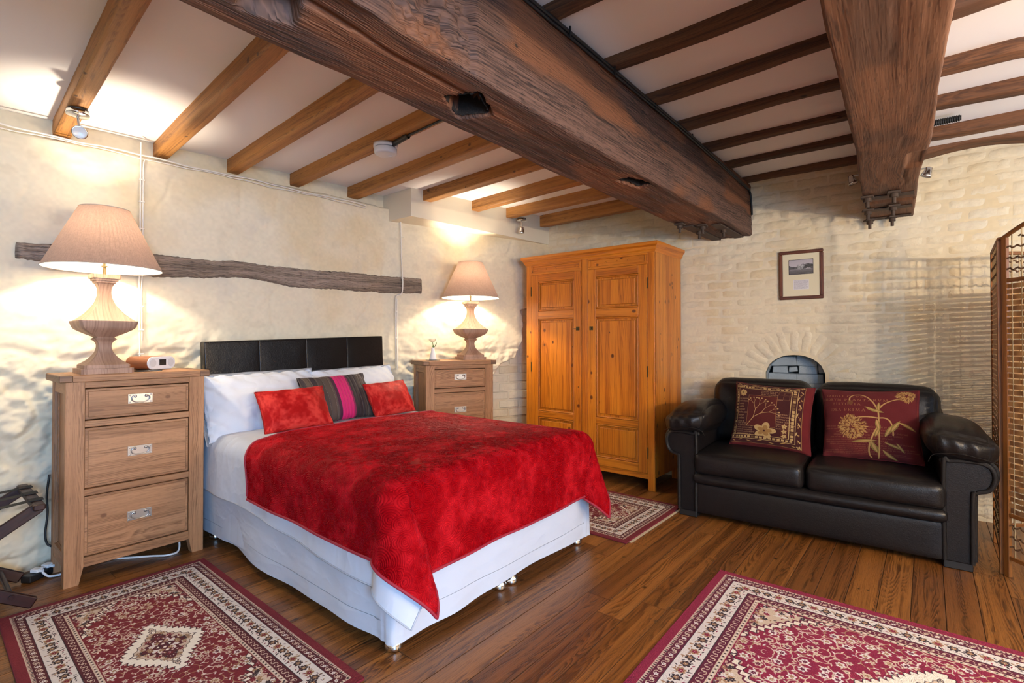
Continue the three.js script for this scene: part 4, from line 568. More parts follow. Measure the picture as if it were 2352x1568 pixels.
// cushions and pillows: two bulged faces meeting in a seam, corners a little drawn out
function cushionGeo(w, h, t, { pinch = 0.06, n = 40, wr = 0.006, seed = 1, sag = 0, uv = 'metre' } = {}) {
  const make = side => sheet(n, n, (a, b) => { let u = 2 * a - 1, v = 2 * b - 1; const cu = Math.sin(u * PI / 2), cv = Math.sin(v * PI / 2); const x = w / 2 * cu * (1 - pinch * (1 - cv * cv) * Math.abs(cu)), y = h / 2 * cv * (1 - pinch * (1 - cu * cu) * Math.abs(cv)); const e = Math.pow(Math.max(0, (1 - cu * cu) * (1 - cv * cv)), 0.42); let z = t / 2 * e * (1 - 0.35 * sag * cv); z += e * wr * 2 * (fb3(x * 12 + seed, y * 12, seed, seed + 150, 3) - 0.5) + wr * 0.8 * (1 - e) * Math.sin((x + y) * 60 + seed); return [x, y, side * z]; }, (a, b) => uv === 'metre' ? [a * w, b * h] : [side > 0 ? a : 1 - a, b]);
  const f = make(1), k = make(-1); k.index.array.reverse(); k.computeVertexNormals(); return { front: f, back: k };
}
function cushion(name, label, category, w, h, t, mat, pos, rot, opt = {}, group) {
  const g = thing(name, label, category, pos, 0, group); g.rotation.set(...rot, 'YXZ'); const c = cushionGeo(w, h, t, opt);
  put('cover', opt.backMat ? c.front : merge([c.front, c.back]), mat, g); if (opt.backMat) put('back_cover', c.back, opt.backMat, g);
  if (opt.piping) { const P = [], pinch = opt.pinch ?? 0.06; for (let i = 0; i < 80; i++) { const k = i / 20, e = Math.floor(k), s = 2 * (k - e) - 1, c1 = Math.sin(s * PI / 2), q = [[c1, -1], [1, c1], [-c1, 1], [-1, -c1]][e]; P.push([w / 2 * q[0] * (1 - pinch * (1 - q[1] ** 2) * Math.abs(q[0])), h / 2 * q[1] * (1 - pinch * (1 - q[0] ** 2) * Math.abs(q[1])), 0]); } put('piping', tube(P, opt.piping, 200, 6, true), opt.pipingMat || mat, g); }
  if (opt.flange) { const P = []; const fl = sheet(80, 3, (a, b) => { const k = a * 4 % 4, e = Math.min(3, Math.floor(a * 4 - 1e-9 < 0 ? 0 : a * 4 - 1e-9)), s = 2 * (a * 4 - e) - 1, q = [[s, -1], [1, s], [-s, 1], [-1, -s]][e], o = b * opt.flange; return [q[0] * (w / 2 + (Math.abs(q[0]) === 1 ? o : o * Math.abs(q[0])) - 0.004), q[1] * (h / 2 + o) - Math.sign(q[1]) * 0.004, 0.004 * Math.sin(a * 90) * b]; }); put('flange', fl, mat, g); }
  return g;
}
cushion('pillow', 'white pillow standing against the headboard beside the oak chest with radio', 'pillow', 0.73, 0.42, 0.19, M.pillow, [1.510, 0.795, 0.295], [-0.46, 0, 0.02], { pinch: 0.02, wr: 0.02, seed: 3, flange: 0.018, sag: 0.5 });
cushion('pillow', 'white pillow standing against the headboard behind the right red cushion', 'pillow', 0.71, 0.41, 0.19, M.pillow, [2.205, 0.800, 0.295], [-0.46, 0, 0.03], { pinch: 0.02, wr: 0.02, seed: 7, flange: 0.014, sag: 0.5 });
cushion('cushion', 'red velvet cushion leaning on pillows nearer the clock radio chest', 'cushion', 0.43, 0.275, 0.13, M.velvetPlain, [1.575, 0.775, 0.565], [-0.52, -0.05, 0.03], { pinch: 0.05, wr: 0.006, seed: 9, piping: 0.003 });
cushion('cushion', 'red velvet cushion leaning on pillows nearer the corner chest', 'cushion', 0.40, 0.265, 0.13, M.velvetPlain, [2.315, 0.775, 0.535], [-0.52, 0.12, 0.02], { pinch: 0.05, wr: 0.006, seed: 12, piping: 0.003 });
const stripeTex = canvasTex(1024, 512, (x, W, H) => { x.fillStyle = '#3a302d'; x.fillRect(0, 0, W, H); const cols = ['#4a3d36', '#2f2628', '#53453b', '#2c2226', '#403530']; for (let i = 0, X = 0; X < W; i++) { const w = 50 + 30 * ((i * 7) % 3); x.fillStyle = cols[i % 5]; x.fillRect(X, 0, w, H); X += w; }
  x.fillStyle = '#3b0f2e'; x.fillRect(440, 0, 30, H); x.fillStyle = '#c40a63'; x.fillRect(468, 0, 122, H); x.fillStyle = '#7d0c45'; x.fillRect(586, 0, 18, H); x.fillStyle = '#251a20'; x.fillRect(604, 0, 70, H); x.strokeStyle = '#8b7d70'; x.lineWidth = 2; for (const X of [70, 150, 230, 300, 360, 420, 690, 760, 830, 900, 960]) { x.setLineDash([7, 4]); x.beginPath(); x.moveTo(X, 0); x.lineTo(X, H); x.stroke(); } x.setLineDash([]); x.strokeStyle = '#8d0d50'; for (const X of [500, 530, 560]) { x.beginPath(); x.moveTo(X, 0); x.lineTo(X, H); x.stroke(); } });
const stripeBump = canvasTex(1024, 64, (x, W, H) => { x.fillStyle = '#fff'; x.fillRect(0, 0, W, H); for (const X of [70, 150, 230, 300, 360, 420, 468, 500, 530, 560, 590, 640, 690, 760, 830, 900, 960]) { const g = x.createLinearGradient(X - 14, 0, X + 14, 0); g.addColorStop(0, '#fff'); g.addColorStop(0.5, '#000'); g.addColorStop(1, '#fff'); x.fillStyle = g; x.fillRect(X - 14, 0, 28, H); } }, false);
cushion('cushion', 'dark brown cushion with a magenta centre stripe between the red cushions', 'cushion', 0.52, 0.34, 0.14, new THREE.MeshPhysicalMaterial({ map: stripeTex, bumpMap: stripeBump, bumpScale: 0.004, roughness: 0.75, sheen: 0.7, sheenRoughness: 0.5, sheenColor: lin(0.5, 0.4, 0.35) }), [1.935, 0.805, 0.465], [-0.5, 0.03, 0.02], { pinch: 0.06, wr: 0.006, seed: 15, uv: 'unit' });
// ================================================================ SOFA
{
  const t = thing('sofa', 'black leather two-seat sofa with puffed scroll arms by the brick wall', 'sofa', [3.484, 0, 3.024], -PI / 2 + 0.062), L = M.leather;
  put('base', cbox(1.30, 0.20, 0.74, 0, 0.135, -0.40, 0.012), L, t);
  put('front_panel', soft(1.285, 0.205, 0.05, 0.018, [0, 0, 0.006], 8, 0.0015, 4).translate(0, 0.137, -0.018), L, t);
  put('front_roll', soft(1.315, 0.072, 0.10, 0.034, [0, 0.002, 0.004], 10, 0.002, 5).translate(0, 0.272, -0.012), L, t);
  for (const s of [-1, 1]) put('foot', cbox(0.12, 0.045, 0.10, s * 0.695, 0.0225, -0.055, 0.006), M.plasticBlack, t);
  for (const s of [-1, 1]) put('foot', cbox(0.10, 0.045, 0.08, s * 0.66, 0.0225, -0.76, 0.006), M.plasticBlack, t);
  for (const s of [-1, 1]) {
    const c = put('seat_cushion', soft(0.648, 0.148, 0.64, 0.042, [0.004, 0.020, 0.012], 14, 0.004, 6 + s).translate(s * 0.328, 0.372, -0.285), L, t);
    const z = 0.036, P = [[-0.30, 0.424, 0.020], [-0.15, 0.432, 0.033], [0, 0.433, 0.036], [0.15, 0.432, 0.033], [0.30, 0.424, 0.020]].map(([x, y, q]) => [x + s * 0.328, y, q]); put('stitching', tube(P, 0.0014, 40, 5), L, c);
  }
  put('back_frame', soft(1.40, 0.60, 0.20, 0.07, [0, 0.01, 0.01], 10, 0.003, 3).translate(0, 0.50, -0.79), L, t);
  for (const s of [-1, 1]) { const b = put('back_cushion', soft(0.675, 0.50, 0.23, 0.085, [0.004, 0.018, 0.030], 16, 0.006, 9 + s), L, t); b.position.set(s * 0.342, 0.645, -0.665); b.rotation.x = -0.16; }
  for (const s of [-1, 1]) {
    const pr = [[0.640, 0.045], [0.640, 0.545], [0.662, 0.565], [0.770, 0.572], [0.818, 0.556], [0.838, 0.515], [0.834, 0.468], [0.812, 0.432], [0.770, 0.415], [0.755, 0.385], [0.752, 0.045]], sh = new THREE.Shape(); pr.forEach(([x, y], i) => i ? sh.lineTo(s * x, y) : sh.moveTo(s * x, y)); sh.closePath();
    const g = new THREE.ExtrudeGeometry(sh, { depth: 0.80, bevelEnabled: true, bevelSize: 0.010, bevelThickness: 0.012, bevelSegments: 3 }); g.translate(0, 0, -0.815); const a = put('arm', grain(g, 'y', 0, 0), L, t);
    put('piping', tube(pr.map(([x, y]) => [s * x, y, 0.002]), 0.011, 120, 8), L, a); put('piping', tube(pr.slice(1).map(([x, y]) => [s * (x + (x > 0.7 ? 0.012 : -0.012)), y + 0.01, -0.022]), 0.010, 120, 8), L, a);
    const pd = soft(0.285, 0.205, 0.74, 0.095, [0.01, 0.022, 0.02], 18, 0, 11), p = pd.attributes.position;
    for (let i = 0; i < p.count; i++) { let x = p.getX(i), y = p.getY(i), z = p.getZ(i); const front = smooth(0.10, 0.37, z); const wr = 0.006 * Math.sin(x * 95 + 2.5 * Math.sin(z * 30 + y * 20) + 14 * z) * front * (0.4 + 0.6 * smooth(0.08, -0.06, y)); y += -0.035 * front * smooth(0, 0.1, y) + 0.012 * Math.sin(z * 4.4) - s * x * 0.16; p.setXYZ(i, x * (1 + 0.06 * front), y + wr * 0.6, z + wr); }
    pd.computeVertexNormals(); const pad = put('arm_pad', pd, L, t); pad.position.set(s * 0.712, 0.640, -0.335);
    put('pad_seam', tube([[s * 0.575, 0.555, 0.018], [s * 0.60, 0.60, 0.040], [s * 0.70, 0.615, 0.050], [s * 0.80, 0.595, 0.042], [s * 0.85, 0.575, 0.010]], 0.0022, 40, 5), L, t);
  }
}
// sofa cushions
function speckle(x, W, H, a, q) { const d = x.getImageData(0, 0, W, H), p = d.data; for (let i = 0; i < p.length; i += 4) { const n = (q() - 0.5) * a; p[i] += n; p[i + 1] += n; p[i + 2] += n; } x.putImageData(d, 0, 0); }
function scribble(x, q, X, Y, w, size) { x.font = `italic ${size}px serif`; let s = ''; while (x.measureText(s).width < w - size) { let k = 2 + Math.floor(q() * 6), wd = ''; while (k--) wd += 'aeiounrstlmc'[Math.floor(q() * 12)]; s += wd + ' '; } x.fillText(s, X, Y); }
const petalFlower = (x, X, Y, r, n, c, c2, rot = 0) => { for (let i = 0; i < n; i++) { x.save(); x.translate(X, Y); x.rotate(rot + i * TAU / n); x.fillStyle = c; x.beginPath(); x.ellipse(0, -r * 0.58, r * 0.34, r * 0.48, 0, 0, TAU); x.fill(); x.restore(); } x.fillStyle = c2; x.beginPath(); x.arc(X, Y, r * 0.16, 0, TAU); x.fill(); };
const leafShape = (x, X, Y, l, w, a, c) => { x.save(); x.translate(X, Y); x.rotate(a); x.fillStyle = c; x.beginPath(); x.moveTo(0, 0); x.quadraticCurveTo(l * 0.45, -w, l, 0); x.quadraticCurveTo(l * 0.45, w, 0, 0); x.fill(); x.restore(); };
const cushTexA = canvasTex(1024, 1024, (x, W, H) => {
  const q = rng(31), gold = '#c09a58', pale = '#d2b274', red = '#6d0e17', deep = '#450a10'; x.fillStyle = red; x.fillRect(0, 0, W, H); const o = 95, w = 700; // print shifted to the upper left, plain red on the right
  x.save(); x.translate(18, 70); x.fillStyle = deep; x.fillRect(0, 0, 800, 830); x.strokeStyle = gold; x.lineWidth = 5; x.strokeRect(4, 4, 792, 822); x.fillStyle = deep; x.fillRect(75, 80, 650, 665); x.strokeStyle = pale; x.lineWidth = 8; x.strokeRect(78, 82, 644, 660); x.strokeRect(140, 140, 520, 545);
  for (let i = 0; i < 17; i++) { const s = i * 36 + 92; const c = q() > 0.35 ? pale : '#7a5a34'; x.fillStyle = c; x.fillRect(s, 98, 25, 28); x.fillStyle = q() > 0.35 ? pale : '#7a5a34'; x.fillRect(s, 700, 25, 28); x.fillStyle = q() > 0.3 ? pale : '#7a5a34'; x.fillRect(96, s, 28, 26); x.fillStyle = q() > 0.3 ? pale : '#7a5a34'; x.fillRect(676, s, 30, 28); }
  for (let i = 0; i < 7; i++) { leafShape(x, 110 + i * 95, 62, 62, 15, -0.5 + (i % 2) * 0.9, pale); leafShape(x, 745, 120 + i * 92, 60, 16, 0.9 + (i % 2) * 1.1, pale); leafShape(x, 40, 130 + i * 90, 60, 14, 1.2 + (i % 2) * 0.8, pale); leafShape(x, 110 + i * 95, 775, 60, 14, 0.4 - (i % 2) * 0.9, gold); for (let k = 0; k < 5; k++) { x.fillStyle = gold; x.beginPath(); x.arc(150 + i * 90 + q() * 40, 40 + q() * 30, 5, 0, TAU); x.fill(); x.beginPath(); x.arc(742 + q() * 40, 160 + i * 88 + q() * 40, 5, 0, TAU); x.fill(); } }
  for (const [X, Y] of [[40, 42], [762, 42], [40, 790], [762, 790]]) petalFlower(x, X, Y, 30, 4, pale, deep, 0.4);
  x.fillStyle = '#5b1d16'; x.fillRect(160, 165, 100, 95); petalFlower(x, 210, 212, 46, 8, pale, deep); x.fillStyle = '#cdb07a'; for (let k = 0; k < 5; k++) scribble(x, q, 400, 180 + k * 26, 150, 24); for (let k = 0; k < 9; k++) scribble(x, q, 156, 300 + k * 30, 100, 24); for (let k = 0; k < 6; k++) scribble(x, q, 165, 560 + k * 24, 190, 22); for (let k = 0; k < 7; k++) scribble(x, q, 545, 440 + k * 24, 110, 22);
  x.strokeStyle = '#8c6a40'; x.lineWidth = 3; x.strokeRect(550, 165, 46, 44); x.strokeRect(604, 165, 46, 44); x.strokeRect(590, 225, 52, 46); x.fillStyle = '#5a120f'; x.fillRect(285, 245, 255, 330); x.strokeStyle = '#b98f52'; x.strokeRect(285, 245, 255, 330);
  x.strokeStyle = pale; x.lineCap = 'round'; const br = (X, Y, a, l, d) => { const X2 = X + Math.cos(a) * l, Y2 = Y - Math.sin(a) * l; x.lineWidth = 2 + d; x.beginPath(); x.moveTo(X, Y); x.lineTo(X2, Y2); x.stroke(); if (d > 0) { br(X2, Y2, a + 0.45, l * 0.75, d - 1); br(X2, Y2, a - 0.35, l * 0.78, d - 1); } else { x.fillStyle = pale; x.beginPath(); x.arc(X2, Y2, 7, 0, TAU); x.fill(); } }; br(290, 570, 0.95, 105, 4);
  petalFlower(x, 455, 620, 92, 5, pale, deep, 0.2); petalFlower(x, 455, 620, 60, 5, '#b0854a', deep, 0.2); x.fillStyle = '#5f2a1c'; x.fillRect(588, 520, 60, 165); for (let k = 0; k < 3; k++) petalFlower(x, 618, 548 + k * 55, 24, 5, pale, deep, k); x.restore(); speckle(x, W, H, 26, q);
});
const cushTexB = canvasTex(1024, 1024, (x, W, H) => {
  const q = rng(37), gold = '#b98c4c', pale = '#c9a565', ol = '#93803f', red = '#68101a'; x.fillStyle = red; x.fillRect(0, 0, W, H);
  x.fillStyle = '#8e2b22'; for (let i = 0; i < 400; i++) { x.fillRect(i * 2.6, 0, 1.4, 34 + q() * 12); x.fillRect(945 + q() * 8, i * 2.6, 80, 1.4); }
  x.fillStyle = '#a87a4c'; x.textAlign = 'center'; x.font = '40px serif'; x.letterSpacing = '7px'; x.fillText('CAROLI CLVSI', 330, 235); x.fillText('RARIORVM PLANTARVM', 350, 290); x.fillText('HISTORIA', 345, 345); x.fillText('IDEA PRIMA', 345, 410); x.letterSpacing = '0px'; x.textAlign = 'left';
  x.fillStyle = '#9a6d44'; for (let k = 0; k < 13; k++) scribble(x, q, 70 + q() * 230, 560 + k * 26, 480 + q() * 230, 22);
  x.strokeStyle = pale; x.lineWidth = 11; x.lineCap = 'round'; const st = pts => { x.beginPath(); x.moveTo(pts[0], pts[1]); for (let i = 2; i < pts.length; i += 4) x.quadraticCurveTo(pts[i], pts[i + 1], pts[i + 2], pts[i + 3]); x.stroke(); };
  st([560, 960, 580, 640, 575, 400]); st([520, 950, 470, 760, 560, 560]); st([575, 400, 600, 300, 720, 255]); st([575, 400, 500, 150, 420, 190, 370, 230, 385, 300]); st([575, 470, 420, 440, 380, 520]); st([575, 470, 680, 440, 670, 620]);
  const pom = (X, Y, r) => { for (let i = 0; i < 420; i++) { const a = q() * TAU, d = Math.sqrt(1 - i / 420) * r * (0.85 + 0.15 * q()), l = 18 + q() * 22, t = q(); leafShape(x, X + Math.cos(a) * d, Y + Math.sin(a) * d, l, 9, a + (q() - 0.5) * 1.6, t < 0.3 ? '#7c4a26' : t < 0.65 ? gold : pale); } }; pom(800, 190, 92); pom(385, 560, 100);
  for (const [X, Y, l, w, a] of [[575, 400, 100, 26, -1.5], [500, 380, 120, 30, 0.3], [560, 400, 90, 22, -2.6], [640, 600, 150, 40, -0.9], [715, 500, 200, 30, 0.35], [610, 640, 130, 34, -1.1], [560, 680, 180, 34, 3.0], [520, 690, 150, 44, 1.3], [600, 690, 170, 28, 0.5], [590, 780, 230, 40, 1.1], [560, 480, 110, 34, 1.4], [690, 690, 130, 24, 1.1], [575, 560, 90, 26, 1.9]]) { leafShape(x, X, Y, l, w, a, ol); leafShape(x, X, Y, l * 0.9, w * 0.45, a, pale); }
  x.fillStyle = '#7c4a26'; x.beginPath(); x.ellipse(385, 310, 22, 28, 0, 0, TAU); x.fill(); speckle(x, W, H, 24, q);
});
const weaveMat = t => new THREE.MeshPhysicalMaterial({ map: t, color: lin(0.78, 0.74, 0.74), bumpMap: clothBump, bumpScale: 0.0008, roughness: 0.9 });
const redBack = std(lin(0.16, 0.010, 0.016), 0.9, { bumpMap: clothBump, bumpScale: 0.0008 });
cushion('cushion', 'maroon tapestry cushion printed with gold flower squares, on the sofa', 'cushion', 0.50, 0.46, 0.17, weaveMat(cushTexA), [3.865, 0.668, 2.760], [-0.34, -PI / 2 + 0.10, -0.045], { pinch: 0.07, wr: 0.008, seed: 21, uv: 'unit', backMat: redBack, piping: 0.003, pipingMat: redBack });
cushion('cushion', 'maroon tapestry cushion with gold poppy and Latin lettering, on the sofa', 'cushion', 0.51, 0.45, 0.17, weaveMat(cushTexB), [3.885, 0.668, 3.318], [-0.34, -PI / 2 + 0.02, 0.045], { pinch: 0.06, wr: 0.008, seed: 23, uv: 'unit', backMat: redBack, piping: 0.004, pipingMat: redBack });

// ================================================================ FOLDING SCREEN
{
  const t = thing('folding_screen', 'woven wicker folding screen with brown posts beside the sofa', 'screen', [3.612, 0, 3.890]);
  const slatM = std(lin(0.42, 0.21, 0.06), 0.9, { transmission: 0.35, thickness: 0 }), slatM2 = std(lin(0.34, 0.16, 0.045), 0.9, { transmission: 0.35, thickness: 0 }), postM = woodMat(T.joist, 0.5, 0.0006, { color: lin(0.62, 0.5, 0.4) }), caneM = std(lin(0.42, 0.30, 0.15), 0.6), cordM = std(lin(0.12, 0.055, 0.02), 0.8);
  const slats = [0, 1].map(k => { const w = 0.50, g = new THREE.BoxGeometry(w, 0.0225, 0.0022, 36, 1, 1), p = g.attributes.position; for (let i = 0; i < p.count; i++) p.setZ(i, p.getZ(i) + 0.0042 * Math.sin(p.getX(i) * PI / 0.056 + k * PI)); g.computeVertexNormals(); return g; });
  const cord = (() => { const P = []; for (let i = 0; i <= 40; i++) { const x = -0.25 + 0.5 * i / 40; P.push([x, 0.006 * Math.sin(i * 1.9), 0.004 * Math.cos(i * 2.3)]); } return tube(P, 0.0045, 120, 5); })();
  const panel = (ax, az, bx, bz, rise) => {
    const len = Math.hypot(bx - ax, bz - az), p = new THREE.Group(); p.name = 'panel'; t.add(p); p.position.set((ax + bx) / 2 - 3.612, 0, (az + bz) / 2 - 3.890); p.rotation.y = -Math.atan2(bz - az, bx - ax); const k = len / 0.55;
    for (const s of [-1, 1]) put('post', cbox(0.026, 1.725, 0.020, s * (len / 2 - 0.013), 0.8625, 0, 0.003, 'y'), postM, p);
    const arch = []; for (let i = 0; i <= 14; i++) { const u = i / 14; arch.push([-len / 2 + len * u, 1.722 + rise * Math.sin(u * PI), 0]); } const tr = []; for (let i = 0; i < 14; i++) tr.push(rod(arch[i], arch[i + 1], 0.011, 8)); put('top_rail', merge(tr), postM, p);
    for (const y of [0.10, 0.315, 1.505]) put('rail', cbox(len - 0.05, 0.020, 0.016, 0, y, 0, 0.003), postM, p);
    for (let r = 0; r < 41; r++) { const y = 0.340 + r * 0.0284; if (y > 1.49) break; const s = put('slat', slats[r % 2], r % 3 ? slatM : slatM2, p); s.position.y = y; s.scale.x = (len - 0.05) / 0.5; s.rotation.z = (hash(r, 3, 3) - 0.5) * 0.006; }
    for (let c = 0; c < 10; c++) { const x = (-0.5 + (c + 0.5) / 10) * (len - 0.05); const u = x / len + 0.5; put('cane', rod([x, 0.10, 0], [x + 0.002 * Math.sin(c * 3), 1.715 + rise * Math.sin(u * PI), 0], 0.0030, 6), caneM, p); }
    for (const y of [0.155, 0.205, 0.262, 1.560, 1.615, 1.672, 1.72]) { const s = put('cord', cord, cordM, p); s.position.y = y; s.scale.x = (len - 0.05) / 0.5 * (y > 1.7 ? 0.75 : 1); }
  };
  panel(3.612, 3.890, 4.163, 3.905, 0.0); panel(3.604, 3.902, 3.205, 4.245, 0.085); panel(4.170, 3.915, 4.520, 4.335, 0.0);
}
// ================================================================ RUGS
function rugTex(W, H, wm, hm, k, pal, seed) { // wm x hm metres; k scales the border design
  const px = W / wm;
  return canvasTex(W, H, (x) => {
    const q = rng(seed), { red, deep, cream, beige, ink, tan } = pal, m = v => v * px * k;
    const R0 = (d, c) => { x.fillStyle = c; x.fillRect(m(d), m(d), W - 2 * m(d), H - 2 * m(d)); };
    R0(0, pal.edge); R0(0.030, beige); R0(0.042, deep); R0(0.074, ink); R0(0.076, cream); R0(0.148, ink); R0(0.151, deep); R0(0.184, beige); R0(0.200, red);
    // run a motif along a border band at depth d
    const along = (d, step, fn) => { const D = m(d), w = W - 2 * D, h = H - 2 * D; const run = (len, place) => { const n = Math.max(1, Math.round(len / m(step))); for (let i = 0; i < n; i++) place((i + 0.5) / n * len, i); }; run(w, (s, i) => { fn(D + s, D, 0, i); fn(D + s, H - D, PI, i); }); run(h, (s, i) => { fn(D, D + s, -PI / 2, i); fn(W - D, D + s, PI / 2, i); }); };
    const at = (X, Y, a, f) => { x.save(); x.translate(X, Y); x.rotate(a); f(); x.restore(); };
    const dot = (X, Y, r, c) => { x.fillStyle = c; x.beginPath(); x.arc(X, Y, r, 0, TAU); x.fill(); };
    along(0.036, 0.011, (X, Y, a, i) => at(X, Y, a, () => { x.fillStyle = i % 2 ? ink : deep; x.beginPath(); x.moveTo(-m(0.004), m(0.005)); x.lineTo(0, -m(0.005)); x.lineTo(m(0.004), m(0.005)); x.fill(); }));
    along(0.058, 0.030, (X, Y, a, i) => at(X, Y, a, () => { x.strokeStyle = beige; x.lineWidth = m(0.003); x.beginPath(); x.arc(-m(0.007), 0, m(0.009), 0, PI); x.stroke(); x.beginPath(); x.arc(m(0.008), 0, m(0.009), PI, TAU); x.stroke(); petalFlower(x, 0, 0, m(0.008), 5, i % 2 ? beige : cream, ink); }));
    along(0.112, 0.040, (X, Y, a, i) => at(X, Y, a + (i % 2 ? 0.5 : -0.5), () => { petalFlower(x, 0, 0, m(0.016), 6, i % 3 ? ink : tan, beige); petalFlower(x, 0, 0, m(0.009), 5, i % 3 ? tan : red, cream); leafShape(x, m(0.008), m(0.012), m(0.020), m(0.006), 0.7, ink); leafShape(x, -m(0.006), -m(0.010), m(0.020), m(0.006), -2.2, tan); }));
    along(0.094, 0.017, (X, Y, a, i) => at(X, Y, a, () => leafShape(x, 0, 0, m(0.013), m(0.004), (hash(i, 1, seed) - 0.5) * 3, hash(i, 2, seed) > 0.4 ? ink : tan)));
    along(0.132, 0.015, (X, Y, a, i) => at(X, Y, a, () => leafShape(x, 0, 0, m(0.013), m(0.004), (hash(i, 3, seed) - 0.5) * 3, hash(i, 4, seed) > 0.4 ? ink : red)));
    along(0.168, 0.028, (X, Y, a, i) => at(X, Y, a, () => { x.strokeStyle = beige; x.lineWidth = m(0.0028); x.beginPath(); x.arc(-m(0.006), 0, m(0.009), 0.2, PI - 0.2); x.stroke(); x.beginPath(); x.arc(m(0.008), 0, m(0.009), PI + 0.2, TAU - 0.2); x.stroke(); dot(0, 0, m(0.0045), beige); }));
    along(0.192, 0.010, (X, Y, a, i) => at(X, Y, a, () => dot(0, 0, m(0.0035), i % 2 ? ink : cream)));
    // field: one quarter, mirrored four ways
    const F = m(0.203), fw = (W - 2 * F) / 2, fh = (H - 2 * F) / 2, c2 = document.createElement('canvas'); c2.width = Math.ceil(fw); c2.height = Math.ceil(fh); const y = c2.getContext('2d'); y.fillStyle = red; y.fillRect(0, 0, fw, fh);
    const sp = m(0.054); for (let j = -1; j * sp < fh + sp; j++) for (let i = -1; i * sp < fw + sp; i++) { const X = (i + 0.5 + (q() - 0.5) * 0.5) * sp, Y = (j + 0.5 + (q() - 0.5) * 0.5) * sp, a = q() * TAU, s = q() > 0.5 ? 1 : -1; y.strokeStyle = q() > 0.3 ? beige : tan; y.lineWidth = m(0.0034); y.lineCap = 'round'; y.beginPath(); for (let k2 = 0; k2 <= 22; k2++) { const th = a + s * k2 * 0.30, r = m(0.032) * (1 - k2 / 26); y.lineTo(X + Math.cos(th) * r, Y + Math.sin(th) * r); } y.stroke(); for (let k2 = 0; k2 < 5; k2++) { const th = a + s * k2 * 1.1, r = m(0.032) * (1 - k2 * 0.16); leafShape(y, X + Math.cos(th) * r, Y + Math.sin(th) * r, m(0.017), m(0.0058), th + s * 0.9, q() > 0.35 ? beige : cream); } if (q() > 0.25) { petalFlower(y, X, Y, m(0.0145), 6, q() > 0.4 ? cream : beige, ink, a); petalFlower(y, X, Y, m(0.0075), 5, q() > 0.5 ? deep : tan, cream, a); } if (q() > 0.5) petalFlower(y, X + m(0.028), Y + m(0.02), m(0.010), 5, beige, ink, a); }
    const scallop = (ctx, pts, amp, n) => { ctx.beginPath(); for (let i = 0; i < pts.length - 1; i++) { const [ax, ay] = pts[i], [bx, by] = pts[i + 1], L = Math.hypot(bx - ax, by - ay), c = Math.max(1, Math.round(L / m(n))); for (let k2 = 0; k2 < c * 8; k2++) { const t = k2 / (c * 8), o = m(amp) * Math.abs(Math.sin(t * c * PI)); const nx = -(by - ay) / L, ny = (bx - ax) / L; const X = ax + (bx - ax) * t + nx * o, Y = ay + (by - ay) * t + ny * o; i || k2 ? ctx.lineTo(X, Y) : ctx.moveTo(X, Y); } } ctx.closePath(); };
    const fill = (pts, amp, n, c, line, lw) => { scallop(y, pts, amp, n); y.fillStyle = c; y.fill(); if (line) { y.strokeStyle = line; y.lineWidth = m(lw); y.stroke(); } };
    const bits = (inside, cnt, cols) => { for (let i = 0; i < cnt; i++) { const X = q() * fw, Y = q() * fh; if (!inside(X, Y)) continue; const c = cols[Math.floor(q() * cols.length)]; q() > 0.45 ? leafShape(y, X, Y, m(0.014), m(0.005), q() * TAU, c) : petalFlower(y, X, Y, m(0.010), 5, c, cream, q()); } };
    // spandrel in the outer corner (0, 0), medallion about the inner corner (fw, fh)
    const sx = fw * 0.86, sy = fh * 0.46; fill([[0, 0], [0, sy], [sx * 0.30, sy * 0.62], [sx * 0.62, sy * 0.34], [sx, 0], [0, 0]], -0.018, 0.034, '#e7dccb', ink, 0.003); fill([[0, 0], [0, sy * 0.84], [sx * 0.26, sy * 0.52], [sx * 0.54, sy * 0.28], [sx * 0.84, 0], [0, 0]], -0.012, 0.028, beige, deep, 0.006); bits((X, Y) => X / sx + Y / sy < 0.72, 620, [ink, red, tan, cream]);
    const mx = fw * 0.72, my = fh * 0.40; fill([[fw, fh - my], [fw - mx * 0.34, fh - my * 0.62], [fw - mx * 0.70, fh - my * 0.36], [fw - mx, fh], [fw, fh], [fw, fh - my]], 0.0, 0.04, red, null); fill([[fw - mx * 0.94, fh], [fw - mx * 0.66, fh - my * 0.33], [fw - mx * 0.32, fh - my * 0.58], [fw, fh - my * 0.94], [fw, fh], [fw - mx * 0.94, fh]], -0.014, 0.026, '#ece2d2', ink, 0.0025); fill([[fw - mx * 0.80, fh], [fw - mx * 0.52, fh - my * 0.26], [fw - mx * 0.26, fh - my * 0.46], [fw, fh - my * 0.80], [fw, fh], [fw - mx * 0.8, fh]], 0.008, 0.03, beige, ink, 0.002); bits((X, Y) => (fw - X) / mx + (fh - Y) / my < 0.66, 420, [ink, red, tan, cream]);
    fill([[fw - mx * 0.50, fh], [fw - mx * 0.36, fh - my * 0.16], [fw - mx * 0.16, fh - my * 0.34], [fw, fh - my * 0.50], [fw, fh], [fw - mx * 0.5, fh]], 0.012, 0.03, cream, deep, 0.009); bits((X, Y) => (fw - X) / mx + (fh - Y) / my < 0.38, 300, [ink, red, tan]);
    for (const [a, b, X, Y] of [[1, 1, F, F], [-1, 1, W - F, F], [1, -1, F, H - F], [-1, -1, W - F, H - F]]) { x.save(); x.translate(X, Y); x.scale(a, b); x.drawImage(c2, 0, 0, fw + 0.6, fh + 0.6); x.restore(); }
    speckle(x, W, H, 30, q);
  });
}
const pileBump = sz(dataTex(256, 256, (u, v) => 0.6 * vn(u * 128, v * 128, 128, 128, 3) + 0.4 * vn(u * 64, v * 64, 64, 64, 4)), 0.16, 0.16);
